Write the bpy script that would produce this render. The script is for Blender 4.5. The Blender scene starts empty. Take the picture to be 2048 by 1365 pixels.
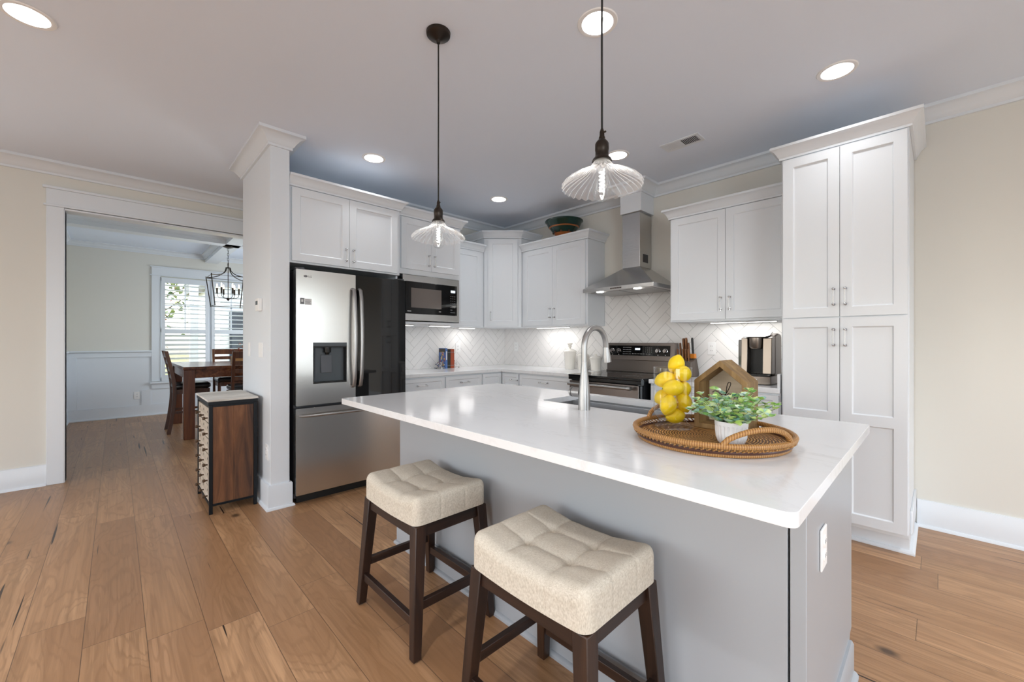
import bpy, bmesh, math, random
from mathutils import Vector, Matrix, noise
S = bpy.context.scene
COL = S.collection
PI = math.pi
R = math.radians
random.seed(7)

# ------------------------------------------------------------------ camera
cam_d = bpy.data.cameras.new('camera'); cam = bpy.data.objects.new('camera', cam_d); COL.objects.link(cam)
cam.location = (0, 0, 1.235); cam.rotation_euler = (R(90), 0, R(46.07))
cam_d.sensor_width = 36; cam_d.lens = 822 / 2048 * 36; cam_d.clip_start = .02; cam_d.clip_end = 300
S.camera = cam
# ------------------------------------------------------------------ view
S.view_settings.view_transform = 'Standard'; S.view_settings.look = 'None'
S.view_settings.exposure = 0.06; S.view_settings.gamma = 1.0; S.view_settings.use_curve_mapping = False
S.cycles.use_denoising = True; S.cycles.denoiser = 'OPENIMAGEDENOISE'
S.cycles.max_bounces = 10; S.cycles.diffuse_bounces = 5; S.cycles.glossy_bounces = 5; S.cycles.transmission_bounces = 10
S.cycles.transparent_max_bounces = 16; S.cycles.caustics_reflective = False; S.cycles.caustics_refractive = False
S.cycles.sample_clamp_indirect = 6.0; S.cycles.sample_clamp_direct = 0
# ------------------------------------------------------------------ sky and daylight
W = bpy.data.worlds.new('sky'); S.world = W; W.use_nodes = True
nt = W.node_tree; nt.nodes.clear()
sky = nt.nodes.new('ShaderNodeTexSky'); sky.sky_type = 'NISHITA'; sky.sun_disc = False
sky.sun_elevation = R(48); sky.sun_rotation = R(200); sky.dust_density = 2.0; sky.ozone_density = 1.0
bg = nt.nodes.new('ShaderNodeBackground'); bg.inputs[1].default_value = .85
wo = nt.nodes.new('ShaderNodeOutputWorld')
hs = nt.nodes.new('ShaderNodeHueSaturation'); hs.inputs['Saturation'].default_value = .45
nt.links.new(sky.outputs[0], hs.inputs['Color']); nt.links.new(hs.outputs[0], bg.inputs[0]); nt.links.new(bg.outputs[0], wo.inputs[0])


def area(name, loc, rot, sx, sy, power, color=(1, 1, 1), parent=None, shape='RECTANGLE', spread=180):
    d = bpy.data.lights.new(name, 'AREA'); d.shape = shape; d.size = sx; d.size_y = sy; d.energy = power; d.color = color
    d.spread = R(spread)
    o = bpy.data.objects.new(name, d); COL.objects.link(o); o.location = loc; o.rotation_euler = rot
    if parent: o.parent = parent
    return o


DAY = (.84, .93, 1.0)
area('daylight_south', (-2.9, -4.46, 1.35), (R(90), 0, 0), 2.3, 1.8, 9, DAY)
area('daylight_south', (.7, -4.46, 1.35), (R(90), 0, 0), 2.3, 1.8, 9, DAY)
area('daylight_east', (2.96, -1.2, 1.45), (R(90), 0, R(90)), 2.2, 1.8, 78, DAY)
area('daylight_door', (2.96, 2.5, 1.08), (R(90), 0, R(90)), 1.8, 2.0, 13, DAY)
area('daylight_west', (-5.28, -2.35, 1.45), (R(90), 0, R(-90)), 1.1, 1.5, 22, DAY)
area('added_dining_fill', (-7.25, 2.98, 1.45), (R(90), 0, R(180)), 1.6, 1.5, 45, DAY)  # added fill lamp for the dining room, in an unseen north wall opening
CAN_POWER = 2.5
CAN_POWER_ADDED = 12.0  # for the added downlights out of view
STRIP_POWER = .7

# ------------------------------------------------------------------ materials
def lin(h):
    h = h.lstrip('#')
    def c(v):
        v /= 255.0
        return v / 12.92 if v <= .04045 else ((v + .055) / 1.055) ** 2.4
    return (c(int(h[0:2], 16)), c(int(h[2:4], 16)), c(int(h[4:6], 16)), 1)


class NT:
    def __init__(self, name):
        self.m = bpy.data.materials.new(name); self.m.use_nodes = True
        self.t = self.m.node_tree; self.t.nodes.clear()
        self.out = self.n('ShaderNodeOutputMaterial')

    def n(self, typ, **kw):
        nd = self.t.nodes.new(typ)
        for k, v in kw.items():
            if k == 'ins':
                for i, val in v.items(): self.set(nd, i, val)
            else: setattr(nd, k, v)
        return nd

    def set(self, nd, i, val):
        if isinstance(val, bpy.types.NodeSocket): self.t.links.new(val, nd.inputs[i])
        else: nd.inputs[i].default_value = val

    def math(self, op, a, b=0.0, c=None):
        nd = self.n('ShaderNodeMath', operation=op); self.set(nd, 0, a); self.set(nd, 1, b)
        if c is not None: self.set(nd, 2, c)
        return nd.outputs[0]

    def mix(self, f, a, b, blend='MIX'):
        nd = self.n('ShaderNodeMix', data_type='RGBA', blend_type=blend)
        self.set(nd, 0, f); self.set(nd, 6, a); self.set(nd, 7, b)
        return nd.outputs[2]

    def ramp(self, f, stops, interp='LINEAR'):
        nd = self.n('ShaderNodeValToRGB'); nd.color_ramp.interpolation = interp
        el = nd.color_ramp.elements
        el[0].position, el[0].color = stops[0]; el[1].position, el[1].color = stops[-1]
        for p, c in stops[1:-1]:
            e = el.new(p); e.color = c
        self.set(nd, 0, f)
        return nd.outputs[0]

    def coords(self, scale=(1, 1, 1), kind='Object', loc=(0, 0, 0)):
        tc = self.n('ShaderNodeTexCoord'); mp = self.n('ShaderNodeMapping')
        mp.inputs['Scale'].default_value = scale; mp.inputs['Location'].default_value = loc
        self.t.links.new(tc.outputs[kind], mp.inputs[0])
        return mp.outputs[0]

    def noise(self, vec, scale=5, detail=3, rough=.5, dist=0.0):
        nd = self.n('ShaderNodeTexNoise'); self.set(nd, 'Vector', vec)
        nd.inputs['Scale'].default_value = scale; nd.inputs['Detail'].default_value = detail
        nd.inputs['Roughness'].default_value = rough; nd.inputs['Distortion'].default_value = dist
        return nd.outputs[0]

    def bsdf(self, color, rough=.5, metal=0, **kw):
        b = self.n('ShaderNodeBsdfPrincipled')
        self.set(b, 'Base Color', color); self.set(b, 'Roughness', rough); self.set(b, 'Metallic', metal)
        for k, v in kw.items(): self.set(b, k.replace('_', ' '), v)
        self.t.links.new(b.outputs[0], self.out.inputs[0])
        return b

    def bump(self, b, h, strength=.2, dist=.01):
        nd = self.n('ShaderNodeBump'); nd.inputs['Strength'].default_value = strength; nd.inputs['Distance'].default_value = dist
        self.set(nd, 'Height', h); self.t.links.new(nd.outputs[0], b.inputs['Normal'])


MATS = {}
def mat(name, hexc, rough=.5, metal=0, bump=None, **kw):
    n = NT(name); b = n.bsdf(lin(hexc), rough, metal, **kw)
    if bump: n.bump(b, n.noise(n.coords(bump[2] if len(bump) > 2 else (1, 1, 1)), bump[0], 3), bump[1], .002)
    MATS[name] = n.m
    return n.m


def emit(name, color, strength):
    n = NT(name); e = n.n('ShaderNodeEmission'); e.inputs[0].default_value = (*color, 1); e.inputs[1].default_value = strength
    n.t.links.new(e.outputs[0], n.out.inputs[0]); return n.m


def thin_glass(name, tint=(.985, .99, .99), base=.07, rough=.02):
    n = NT(name); tr = n.n('ShaderNodeBsdfTransparent'); tr.inputs[0].default_value = (*tint, 1)
    gl = n.n('ShaderNodeBsdfGlossy'); gl.inputs['Roughness'].default_value = rough
    lw = n.n('ShaderNodeLayerWeight'); lw.inputs[0].default_value = .5
    fac = n.math('ADD', base, n.math('MULTIPLY', n.math('POWER', lw.outputs['Facing'], 4.0), .6))
    mx = n.n('ShaderNodeMixShader'); n.t.links.new(fac, mx.inputs[0])
    n.t.links.new(tr.outputs[0], mx.inputs[1]); n.t.links.new(gl.outputs[0], mx.inputs[2]); n.t.links.new(mx.outputs[0], n.out.inputs[0])
    return n.m


def wood(name, c1, c2, c3, axis='x', rough=.45, scale=1.0, streak=18.0, **kw):
    n = NT(name)
    sc = {'x': (1.6, streak, streak), 'y': (streak, 1.6, streak), 'z': (streak, streak, 1.6)}[axis]
    v = n.coords(tuple(s * scale for s in sc))
    a = n.noise(v, 1.0, 6, .62, .6)
    v2 = n.coords(tuple(s * scale * .25 for s in sc)); b = n.noise(v2, 1.0, 3, .5, .8)
    f = n.math('ADD', n.math('MULTIPLY', a, .65), n.math('MULTIPLY', b, .35))
    col = n.ramp(f, [(.34, lin(c1)), (.5, lin(c2)), (.66, lin(c3))])
    bs = n.bsdf(col, rough, 0, **kw); n.bump(bs, a, .12, .002)
    return n.m


def steel(name, hexc, rough=.25, axis='z', strength=.05, wave=.0):
    n = NT(name); b = n.bsdf(lin(hexc), rough, 1.0)
    sc = {'x': (2, 260, 260), 'y': (260, 2, 260), 'z': (260, 260, 2)}[axis]
    h = n.noise(n.coords(sc), 1.0, 2)
    if wave:
        w = n.noise(n.coords((5, 5, .9)), 1.0, 1)
        h = n.math('ADD', n.math('MULTIPLY', h, .08), n.math('MULTIPLY', w, wave))
    n.bump(b, h, strength, .01)
    return n.m


def floor_mat():
    n = NT('oak_plank_floor'); v = n.coords()
    sx = n.n('ShaderNodeSeparateXYZ'); n.t.links.new(v, sx.inputs[0]); X, Y = sx.outputs[0], sx.outputs[1]
    w, L = .19, 1.55
    yy = n.math('DIVIDE', n.math('SUBTRACT', Y, .092), w); row = n.math('FLOOR', yy)
    wn = n.n('ShaderNodeTexWhiteNoise', noise_dimensions='1D'); n.t.links.new(row, wn.inputs['W'])
    xx = n.math('ADD', n.math('DIVIDE', X, L), n.math('MULTIPLY', wn.outputs[0], 9.37)); colm = n.math('FLOOR', xx)
    cv = n.n('ShaderNodeCombineXYZ'); n.t.links.new(row, cv.inputs[0]); n.t.links.new(colm, cv.inputs[1])
    wn2 = n.n('ShaderNodeTexWhiteNoise', noise_dimensions='3D'); n.t.links.new(cv.outputs[0], wn2.inputs['Vector']); rnd = wn2.outputs[0]
    base = n.ramp(rnd, [(0, lin('#9E7655')), (.25, lin('#B18862')), (.5, lin('#B98F69')), (.75, lin('#C69C74')), (1, lin('#A87F5C'))])
    off = n.math('MULTIPLY', rnd, 37.0)
    gx = n.n('ShaderNodeCombineXYZ'); n.t.links.new(n.math('ADD', n.math('MULTIPLY', X, 1.5), off), gx.inputs[0]); n.t.links.new(n.math('MULTIPLY', Y, 60.0), gx.inputs[1]); n.t.links.new(off, gx.inputs[2])
    grain = n.noise(gx.outputs[0], 1.0, 6, .65, .4)
    hx = n.n('ShaderNodeCombineXYZ'); n.t.links.new(n.math('ADD', n.math('MULTIPLY', X, 1.0), off), hx.inputs[0]); n.t.links.new(n.math('MULTIPLY', Y, 5.0), hx.inputs[1]); n.t.links.new(off, hx.inputs[2])
    big = n.noise(hx.outputs[0], 1.0, 2, .5, .5)
    rings = n.math('SINE', n.math('ADD', n.math('MULTIPLY', big, 90.0), n.math('MULTIPLY', grain, 9.0)))
    c = n.mix(n.ramp(grain, [(.38, (0, 0, 0, 1)), (.62, (1, 1, 1, 1))]), n.mix(.60, base, lin('#84603F')), base)
    c = n.mix(n.ramp(rings, [(.3, (0, 0, 0, 1)), (1.0, (.34, .34, .34, 1))]), c, lin('#785638'))
    c = n.mix(n.ramp(big, [(.36, (.62, .62, .62, 1)), (.6, (0, 0, 0, 1))]), c, lin('#946C4A'))
    # black filled cracks and knots
    kx = n.n('ShaderNodeCombineXYZ'); n.t.links.new(n.math('ADD', n.math('MULTIPLY', X, 1.25), off), kx.inputs[0]); n.t.links.new(n.math('MULTIPLY', Y, 44.0), kx.inputs[1]); n.t.links.new(off, kx.inputs[2])
    crack = n.noise(kx.outputs[0], 1.0, 1, .4, .25)
    ck = n.ramp(crack, [(.745, (0, 0, 0, 1)), (.765, (1, 1, 1, 1))])
    vo = n.n('ShaderNodeTexVoronoi'); k2 = n.n('ShaderNodeCombineXYZ')
    n.t.links.new(n.math('ADD', n.math('MULTIPLY', X, 1.9), off), k2.inputs[0]); n.t.links.new(n.math('MULTIPLY', Y, 2.6), k2.inputs[1]); n.t.links.new(off, k2.inputs[2])
    n.t.links.new(k2.outputs[0], vo.inputs['Vector']); vo.inputs['Scale'].default_value = 1.0
    kn = n.ramp(vo.outputs['Distance'], [(.03, (1, 1, 1, 1)), (.09, (0, 0, 0, 1))])
    dark = n.math('MAXIMUM', ck, n.math('MULTIPLY', kn, .8))
    c = n.mix(dark, c, lin('#2C1D13'))
    fy = n.math('FRACT', yy); ey = n.math('MULTIPLY', n.math('MINIMUM', fy, n.math('SUBTRACT', 1.0, fy)), w)
    fx = n.math('FRACT', xx); ex = n.math('MULTIPLY', n.math('MINIMUM', fx, n.math('SUBTRACT', 1.0, fx)), L)
    e = n.math('MINIMUM', ex, ey)
    seam = n.ramp(n.math('MULTIPLY', e, 100.0), [(.06, (1, 1, 1, 1)), (.17, (0, 0, 0, 1))])
    c = n.mix(n.math('MULTIPLY', seam, .75), c, lin('#3A2616'))
    rg = n.math('ADD', .27, n.math('MULTIPLY', grain, .16))
    b = n.bsdf(c, rg)
    h = n.math('SUBTRACT', n.math('MULTIPLY', grain, .25), n.math('ADD', seam, n.math('MULTIPLY', dark, .5)))
    n.bump(b, h, .25, .002)
    return n.m


def quartz_mat():
    n = NT('white_quartz')
    d = n.noise(n.coords((1, 1, 1)), 2.2, 4, .6)
    v = n.n('ShaderNodeMapping'); tc = n.n('ShaderNodeTexCoord'); n.t.links.new(tc.outputs['Object'], v.inputs[0])
    v.inputs['Scale'].default_value = (1.1, 2.3, 1); v.inputs['Rotation'].default_value = (0, 0, .5)
    w = n.noise(v.outputs[0], 1.6, 5, .6, 1.4)
    band = n.math('ABSOLUTE', n.math('SUBTRACT', w, .5))
    vein = n.ramp(band, [(0, (1, 1, 1, 1)), (.022, (0, 0, 0, 1))])
    vein = n.math('MULTIPLY', vein, n.ramp(d, [(.42, (0, 0, 0, 1)), (.68, (.26, .26, .26, 1))]))
    c = n.mix(vein, n.mix(d, lin('#E0E2E4'), lin('#E9EAEC')), lin('#A9A6A3'))
    n.bsdf(c, .13)
    return n.m


def linen_mat():
    n = NT('linen_upholstery'); v = n.coords()
    a = n.noise(n.coords((900, 130, 130)), 1, 2); b2 = n.noise(n.coords((130, 900, 130)), 1, 2); g = n.noise(v, 22, 3)
    f = n.math('ADD', n.math('MULTIPLY', n.math('ADD', a, b2), .46), n.math('MULTIPLY', g, .08))
    c = n.ramp(f, [(.34, lin('#AFA595')), (.5, lin('#C6BDAE')), (.66, lin('#D6CFC2'))])
    b = n.bsdf(c, .95); n.bump(b, f, .35, .002)
    return n.m


def rattan_mat():
    n = NT('woven_rattan'); tc = n.n('ShaderNodeTexCoord'); sx = n.n('ShaderNodeSeparateXYZ'); n.t.links.new(tc.outputs['Object'], sx.inputs[0])
    r = n.math('SQRT', n.math('ADD', n.math('POWER', sx.outputs[0], 2.0), n.math('POWER', sx.outputs[1], 2.0)))
    ang = n.math('ARCTAN2', sx.outputs[1], sx.outputs[0])
    ring = n.math('FLOOR', n.math('MULTIPLY', r, 120.0))
    seg = n.math('ADD', n.math('MULTIPLY', ang, 26.0), n.math('MULTIPLY', ring, 2.1))
    s = n.math('MULTIPLY', n.math('ADD', n.math('SINE', n.math('MULTIPLY', seg, 1.0)), 1.0), .5)
    q = n.math('MULTIPLY', n.math('ADD', n.math('SINE', n.math('MULTIPLY', r, 120.0 * 2 * PI)), 1.0), .5)
    h = n.math('MULTIPLY', n.math('ADD', .35, n.math('MULTIPLY', s, .65)), q)
    g = n.noise(tc.outputs['Object'], 30, 3)
    c = n.ramp(n.math('ADD', n.math('MULTIPLY', h, .8), n.math('MULTIPLY', g, .3)), [(.16, lin('#4A2A10')), (.42, lin('#94602A')), (.75, lin('#DDAE69'))])
    b = n.bsdf(c, .5); n.bump(b, h, .8, .003)
    return n.m


def wrap_mat(name, c1, c2, freq=230):
    n = NT(name); tc = n.n('ShaderNodeTexCoord'); sx = n.n('ShaderNodeSeparateXYZ'); n.t.links.new(tc.outputs['Object'], sx.inputs[0])
    ang = n.math('ARCTAN2', sx.outputs[1], sx.outputs[0])
    s = n.math('MULTIPLY', n.math('ADD', n.math('SINE', n.math('MULTIPLY', ang, float(freq))), 1.0), .5)
    g = n.noise(n.coords(), 26, 3)
    c = n.mix(n.math('MULTIPLY', s, .75), lin(c1), lin(c2)); c = n.mix(n.math('MULTIPLY', g, .4), c, lin(c1))
    b = n.bsdf(c, .42); n.bump(b, s, .5, .002)
    return n.m


def leaf_mat(name, stops):
    n = NT(name); g = n.n('ShaderNodeNewGeometry'); c = n.ramp(g.outputs['Random Per Island'], stops)
    n.bsdf(c, .5, 0, Transmission_Weight=0.0, Subsurface_Weight=.0)
    return n.m


M_FLOOR = floor_mat()
M_QUARTZ = quartz_mat()
M_LINEN = linen_mat()
M_RATTAN = rattan_mat()
M_WRAP = wrap_mat('rattan_wrap', '#8A5A28', '#D2A263')
M_WALL = mat('cream_wall_paint', '#DFDDD5', .7)
M_CEIL = mat('ceiling_paint', '#E6EEFA', .8)
M_TRIM = mat('white_trim_paint', '#E2E7EC', .35)
M_CAB = mat('white_cabinet_paint', '#E3E7EB', .32)
M_ISL = mat('grey_island_paint', '#A3A7AC', .33)
M_TILE = mat('white_glazed_tile', '#F0EEEC', .12)
M_GROUT = mat('grey_grout', '#A9A7A6', .9)
M_SS = steel('brushed_steel', '#D6D5D3', .24, 'y', .04, .5)
M_SSV = steel('brushed_steel_upright', '#C6C5C3', .26, 'x', .05)
M_SSD = steel('dark_stainless', '#7E7671', .28, 'x', .05)
M_NICK = steel('brushed_nickel', '#A9A8A7', .36, 'z', .03)
M_CHROME = mat('chrome', '#C8C8CA', .08, 1.0)
M_ACRYL = mat('clear_acrylic', '#F4F6F6', .08, 0, Alpha=.55)
M_BLACKG = mat('black_glass', '#0B0B0C', .04)
M_BLKGLOSS = mat('gloss_black', '#101010', .12)
M_BLK = mat('matt_black', '#151514', .5)
M_BLKMET = mat('black_iron', '#1B1E22', .45, .6)
M_BRONZE = mat('oil_rubbed_bronze', '#3A332E', .35, .85)
M_GREYP = mat('grey_plastic', '#4C5358', .4)
M_DGREY = mat('dark_grey_metal', '#55565A', .4, .7)
M_WHITEP = mat('white_plastic', '#F2F2F1', .35)
M_DARKWOOD = wood('dark_walnut_legs', '#170C06', '#281710', '#3C2618', 'z', .4, 1.0, 26)
M_DARKWOODX = wood('dark_walnut_rails', '#170C06', '#281710', '#3C2618', 'x', .4, 1.0, 26)
M_DARKWOODY = wood('dark_walnut_side_rails', '#170C06', '#281710', '#3C2618', 'y', .4, 1.0, 26)
M_CHESTWOOD = wood('reclaimed_pine', '#2E1A10', '#6B4327', '#9A6A43', 'z', .6, 1.0, 14)
M_WHITEWOOD = wood('whitewashed_boards', '#A9A49B', '#D0CCC5', '#E6E3DE', 'y', .6, 1.0, 20)
M_DRAWERWOOD = wood('weathered_drawer_wood', '#8D8174', '#B5A898', '#CFC5B7', 'x', .7, 1.0, 16)
M_HOUSEWOOD = wood('rustic_frame_wood', '#5E4526', '#86683E', '#A98B5C', 'z', .6, 1.2, 16)
M_HOUSEBACK = wood('pale_sign_board', '#BDAE97', '#D6C9B4', '#E2D8C8', 'x', .7, 1.0, 14)
M_KNOBW = mat('brown_knob', '#4A3421', .4)
M_TABLE = wood('dining_table_wood', '#35180C', '#5C2F18', '#7B4726', 'z', .3, 1.0, 22)
M_TABLEY = wood('dining_top_wood', '#35180C', '#63341B', '#82502E', 'x', .22, 1.0, 22)
M_CHAIRW = wood('dining_chair_wood', '#2E170C', '#4E2A17', '#6A3F23', 'z', .35, 1.0, 22)
M_LEATHER = mat('black_leather', '#0E0F12', .28)
M_LEMON = mat('lemon_peel', '#F2CF07', .42, 0, (180, .25))
M_LEMONTIP = mat('lemon_stem', '#7F8A2A', .6)
M_GLASS = thin_glass('clear_glass')
M_PANE = thin_glass('window_pane', (.98, .99, .99))
n_ = NT('crystal'); n_.bsdf((1, 1, 1, 1), .02, 0, Transmission_Weight=1.0, IOR=1.38); M_RIB = n_.m
n_ = NT('ribbed_glass'); tr_ = n_.n('ShaderNodeBsdfTransparent'); tr_.inputs[0].default_value = (.97, .98, .98, 1)
gl_ = n_.n('ShaderNodeBsdfGlossy'); gl_.inputs['Roughness'].default_value = .12
tl_ = n_.n('ShaderNodeBsdfTranslucent'); tl_.inputs[0].default_value = (.95, .95, .95, 1)
lw_ = n_.n('ShaderNodeLayerWeight'); lw_.inputs[0].default_value = .5
a_ = n_.n('ShaderNodeAddShader'); n_.t.links.new(gl_.outputs[0], a_.inputs[0]); n_.t.links.new(tl_.outputs[0], a_.inputs[1])
fc_ = n_.math('ADD', .14, n_.math('MULTIPLY', n_.math('POWER', lw_.outputs['Facing'], 2.5), .42))
mx_ = n_.n('ShaderNodeMixShader'); n_.t.links.new(fc_, mx_.inputs[0]); n_.t.links.new(tr_.outputs[0], mx_.inputs[1]); n_.t.links.new(a_.outputs[0], mx_.inputs[2])
n_.t.links.new(mx_.outputs[0], n_.out.inputs[0]); M_SHADE = n_.m
M_LED = emit('led_lens', (1, .97, .93), 9.0)
M_STRIPE = emit('led_strip', (1, .97, .93), 7.0)
M_FILA = emit('filament', (1, .96, .9), 22.0)
M_FLAME = emit('candle_bulb', (1, .72, .38), 16.0)
M_DISP = emit('lit_display', (.8, .9, 1), 1.2)
M_MARK = mat('pale_lettering', '#D9D9D9', .5)
M_MARKD = mat('grey_lettering', '#77797C', .5)
M_GREENGLZ = mat('green_glaze', '#16342B', .14)
M_TERRA = mat('terracotta_glaze', '#A8602C', .3, 0, (14, .2))
M_POT = mat('whitewashed_pot', '#E6E6E8', .7, 0, (60, .3))
M_SOIL = mat('potting_moss', '#4E4A38', .95)
M_LEAF = leaf_mat('eucalyptus_leaves', [(0, lin('#8CBF6E')), (.25, lin('#BFDF86')), (.5, lin('#DCEB9A')), (.72, lin('#D2E6D6')), (.88, lin('#9CC7BE')), (1, lin('#7DB3AA'))])
M_STEM = mat('plant_stem', '#7A8F63', .7)
M_REDLEAF = leaf_mat('autumn_leaves', [(0, lin('#7A2410')), (.5, lin('#B5431C')), (1, lin('#D0682E'))])
M_CERAMIC = mat('cream_ceramic', '#ECE8E0', .18)
M_KEUR = steel('bronze_steel', '#8B8178', .3, 'z', .04)
M_KNIFEW = wood('knife_handle_wood', '#3A200E', '#6A3F1E', '#9A6632', 'z', .4, 1.6, 30)
M_KBLOCK = wood('grey_brown_block', '#3C332E', '#52473F', '#6B5E53', 'z', .5, 1.0, 20)
M_ORANGE = mat('orange_handle', '#D98324', .4)
M_BOOKBLUE = mat('blue_book_cloth', '#4E6FA8', .6)
M_BOOKRED = mat('rust_book_cloth', '#9C4526', .65)
M_BOOKDARK = mat('dark_book_cloth', '#2B2A26', .6)
M_PAGES = mat('book_pages', '#E4DAC6', .9)
M_SCRIPT = mat('script_paint', '#1C1713', .6)
# ------------------------------------------------------------------ mesh builder
class MB:
    def __init__(self): self.v = []; self.f = []; self.mi = []; self.uv = {}

    def add(self, verts, faces, mi=0):
        b = len(self.v); self.v += [tuple(p) for p in verts]
        for f in faces: self.f.append(tuple(b + i for i in f)); self.mi.append(mi)
        return b

    def xf(self, start, M):
        for i in range(start, len(self.v)): self.v[i] = tuple(M @ Vector(self.v[i]))

    def box(self, x0, x1, y0, y1, z0, z1, mi=0):
        return self.add([(x0, y0, z0), (x1, y0, z0), (x1, y1, z0), (x0, y1, z0), (x0, y0, z1), (x1, y0, z1), (x1, y1, z1), (x0, y1, z1)],
                        [(0, 3, 2, 1), (4, 5, 6, 7), (0, 1, 5, 4), (1, 2, 6, 5), (2, 3, 7, 6), (3, 0, 4, 7)], mi)

    def hexa(self, b4, t4, mi=0):   # bottom and top quads, counter-clockwise from above
        return self.add(list(b4) + list(t4), [(0, 3, 2, 1), (4, 5, 6, 7), (0, 1, 5, 4), (1, 2, 6, 5), (2, 3, 7, 6), (3, 0, 4, 7)], mi)

    def prism(self, poly, a0, a1, plane='xy', mi=0):   # polygon extruded along the remaining axis
        def P(p, a): return {'xy': (p[0], p[1], a), 'xz': (p[0], a, p[1]), 'yz': (a, p[0], p[1])}[plane]
        n = len(poly)
        return self.add([P(p, a0) for p in poly] + [P(p, a1) for p in poly],
                        [tuple(range(n))[::-1], tuple(range(n, 2 * n))] + [(i, (i + 1) % n, n + (i + 1) % n, n + i) for i in range(n)], mi)

    def cyl(self, p0, p1, r0, r1=None, n=16, mi=0, caps=True):
        return self.tube([p0, p1], [r0, r0 if r1 is None else r1], n, mi, caps)

    def tube(self, pts, r, n=10, mi=0, caps=True, closed=False, flat=None):
        pts = [Vector(p) for p in pts]; m = len(pts)
        rs = r if isinstance(r, (list, tuple)) else [r] * m
        tang = []
        for i in range(m):
            if closed: t = pts[(i + 1) % m] - pts[i - 1]
            else: t = pts[min(i + 1, m - 1)] - pts[max(i - 1, 0)]
            tang.append(t.normalized())
        t0 = tang[0]; ref = Vector((0, 0, 1)) if abs(t0.z) < .9 else Vector((1, 0, 0))
        u = t0.cross(ref).normalized()
        vs = []
        for i in range(m):
            t = tang[i]; u = (u - t * u.dot(t)).normalized(); w = t.cross(u)
            for k in range(n):
                a = 2 * PI * k / n
                ru = rs[i]; rw = rs[i] * (flat or 1.0)
                vs.append(pts[i] + u * math.cos(a) * ru + w * math.sin(a) * rw)
        fs = []
        for i in range(m if closed else m - 1):
            j = (i + 1) % m
            for k in range(n): fs.append((i * n + k, i * n + (k + 1) % n, j * n + (k + 1) % n, j * n + k))
        if caps and not closed: fs += [tuple(range(n))[::-1], tuple(range((m - 1) * n, m * n))]
        return self.add(vs, fs, mi)

    def lathe(self, prof, c=(0, 0, 0), n=24, mi=0, ripple=None, closed_ends=True, mis=None):
        vs = []; m = len(prof)
        for i, (r, z) in enumerate(prof):
            for k in range(n):
                a = 2 * PI * k / n; rr = r; zz = z
                if ripple: rr, zz = ripple(r, z, a, i)
                vs.append((c[0] + rr * math.cos(a), c[1] + rr * math.sin(a), c[2] + zz))
        b = len(self.v); self.v += vs
        for i in range(m - 1):
            for k in range(n):
                self.f.append((b + i * n + k, b + i * n + (k + 1) % n, b + (i + 1) * n + (k + 1) % n, b + (i + 1) * n + k))
                self.mi.append(mis[i] if mis else mi)
        if closed_ends:
            if prof[0][0] > 1e-6: self.f.append(tuple(b + k for k in range(n))[::-1]); self.mi.append(mis[0] if mis else mi)
            if prof[-1][0] > 1e-6: self.f.append(tuple(b + (m - 1) * n + k for k in range(n))); self.mi.append(mis[-1] if mis else mi)
        return b

    def sweep(self, path, prof, z=0.0, closed=False, mi=0):
        # profile (outward, up) swept along a flat path; outward is the right hand of the direction of travel
        P = [Vector((p[0], p[1])) for p in path]; m = len(P); k = len(prof); rings = []
        for i in range(m):
            dirs = []
            if closed or i > 0: dirs.append((P[i] - P[i - 1]).normalized())
            if closed or i < m - 1: dirs.append((P[(i + 1) % m] - P[i]).normalized())
            ns = [Vector((d.y, -d.x)) for d in dirs]
            nn = sum(ns, Vector((0, 0))) / len(ns); nn = nn / max(nn.length_squared, 1e-6)
            rings += [(P[i].x + nn.x * o, P[i].y + nn.y * o, z + h) for o, h in prof]
        fs = []
        for i in range(m if closed else m - 1):
            j = (i + 1) % m
            for q in range(k):
                q2 = (q + 1) % k; fs.append((i * k + q, j * k + q, j * k + q2, i * k + q2))
        if not closed: fs += [tuple(range(k)), tuple(range((m - 1) * k, m * k))[::-1]]
        return self.add(rings, fs, mi)

    def sphere(self, c, r, n=16, m=10, sc=(1, 1, 1), mi=0, rot=None):
        prof = [(math.sin(PI * i / m) * 1.0, -math.cos(PI * i / m)) for i in range(m + 1)]
        b = self.lathe([(max(p[0], 1e-4), p[1]) for p in prof], (0, 0, 0), n, mi)
        M = Matrix.Translation(c) @ (rot or Matrix.Identity(4)) @ Matrix.Diagonal((r * sc[0], r * sc[1], r * sc[2], 1))
        self.xf(b, M); return b

    def rbox(self, cx, cy, cz, hx, hy, hz, r, n=6, mi=0, mid=1):   # rounded box as one skin
        mids = mid if isinstance(mid, tuple) else (mid,) * 3
        def axis(h, mid):
            a = [-h + r * (1 - math.cos(PI / 2 * i / n)) for i in range(n + 1)]
            e = h - r; a += [-e + 2 * e * i / mid for i in range(1, mid)]
            return a + [h - r * (1 - math.cos(PI / 2 * i / n)) for i in range(n, -1, -1)]
        ax = [axis(h, q) for h, q in zip((hx, hy, hz), mids)]; vs = {}; out = []; fs = []
        def vid(p):
            k = tuple(round(c, 5) for c in p)
            if k not in vs:
                inner = Vector([max(-h + r, min(h - r, c)) for c, h in zip(p, (hx, hy, hz))])
                d = Vector(p) - inner
                if d.length > 1e-9: d = d.normalized() * r
                vs[k] = len(out); out.append(inner + d + Vector((cx, cy, cz)))
            return vs[k]
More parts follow.
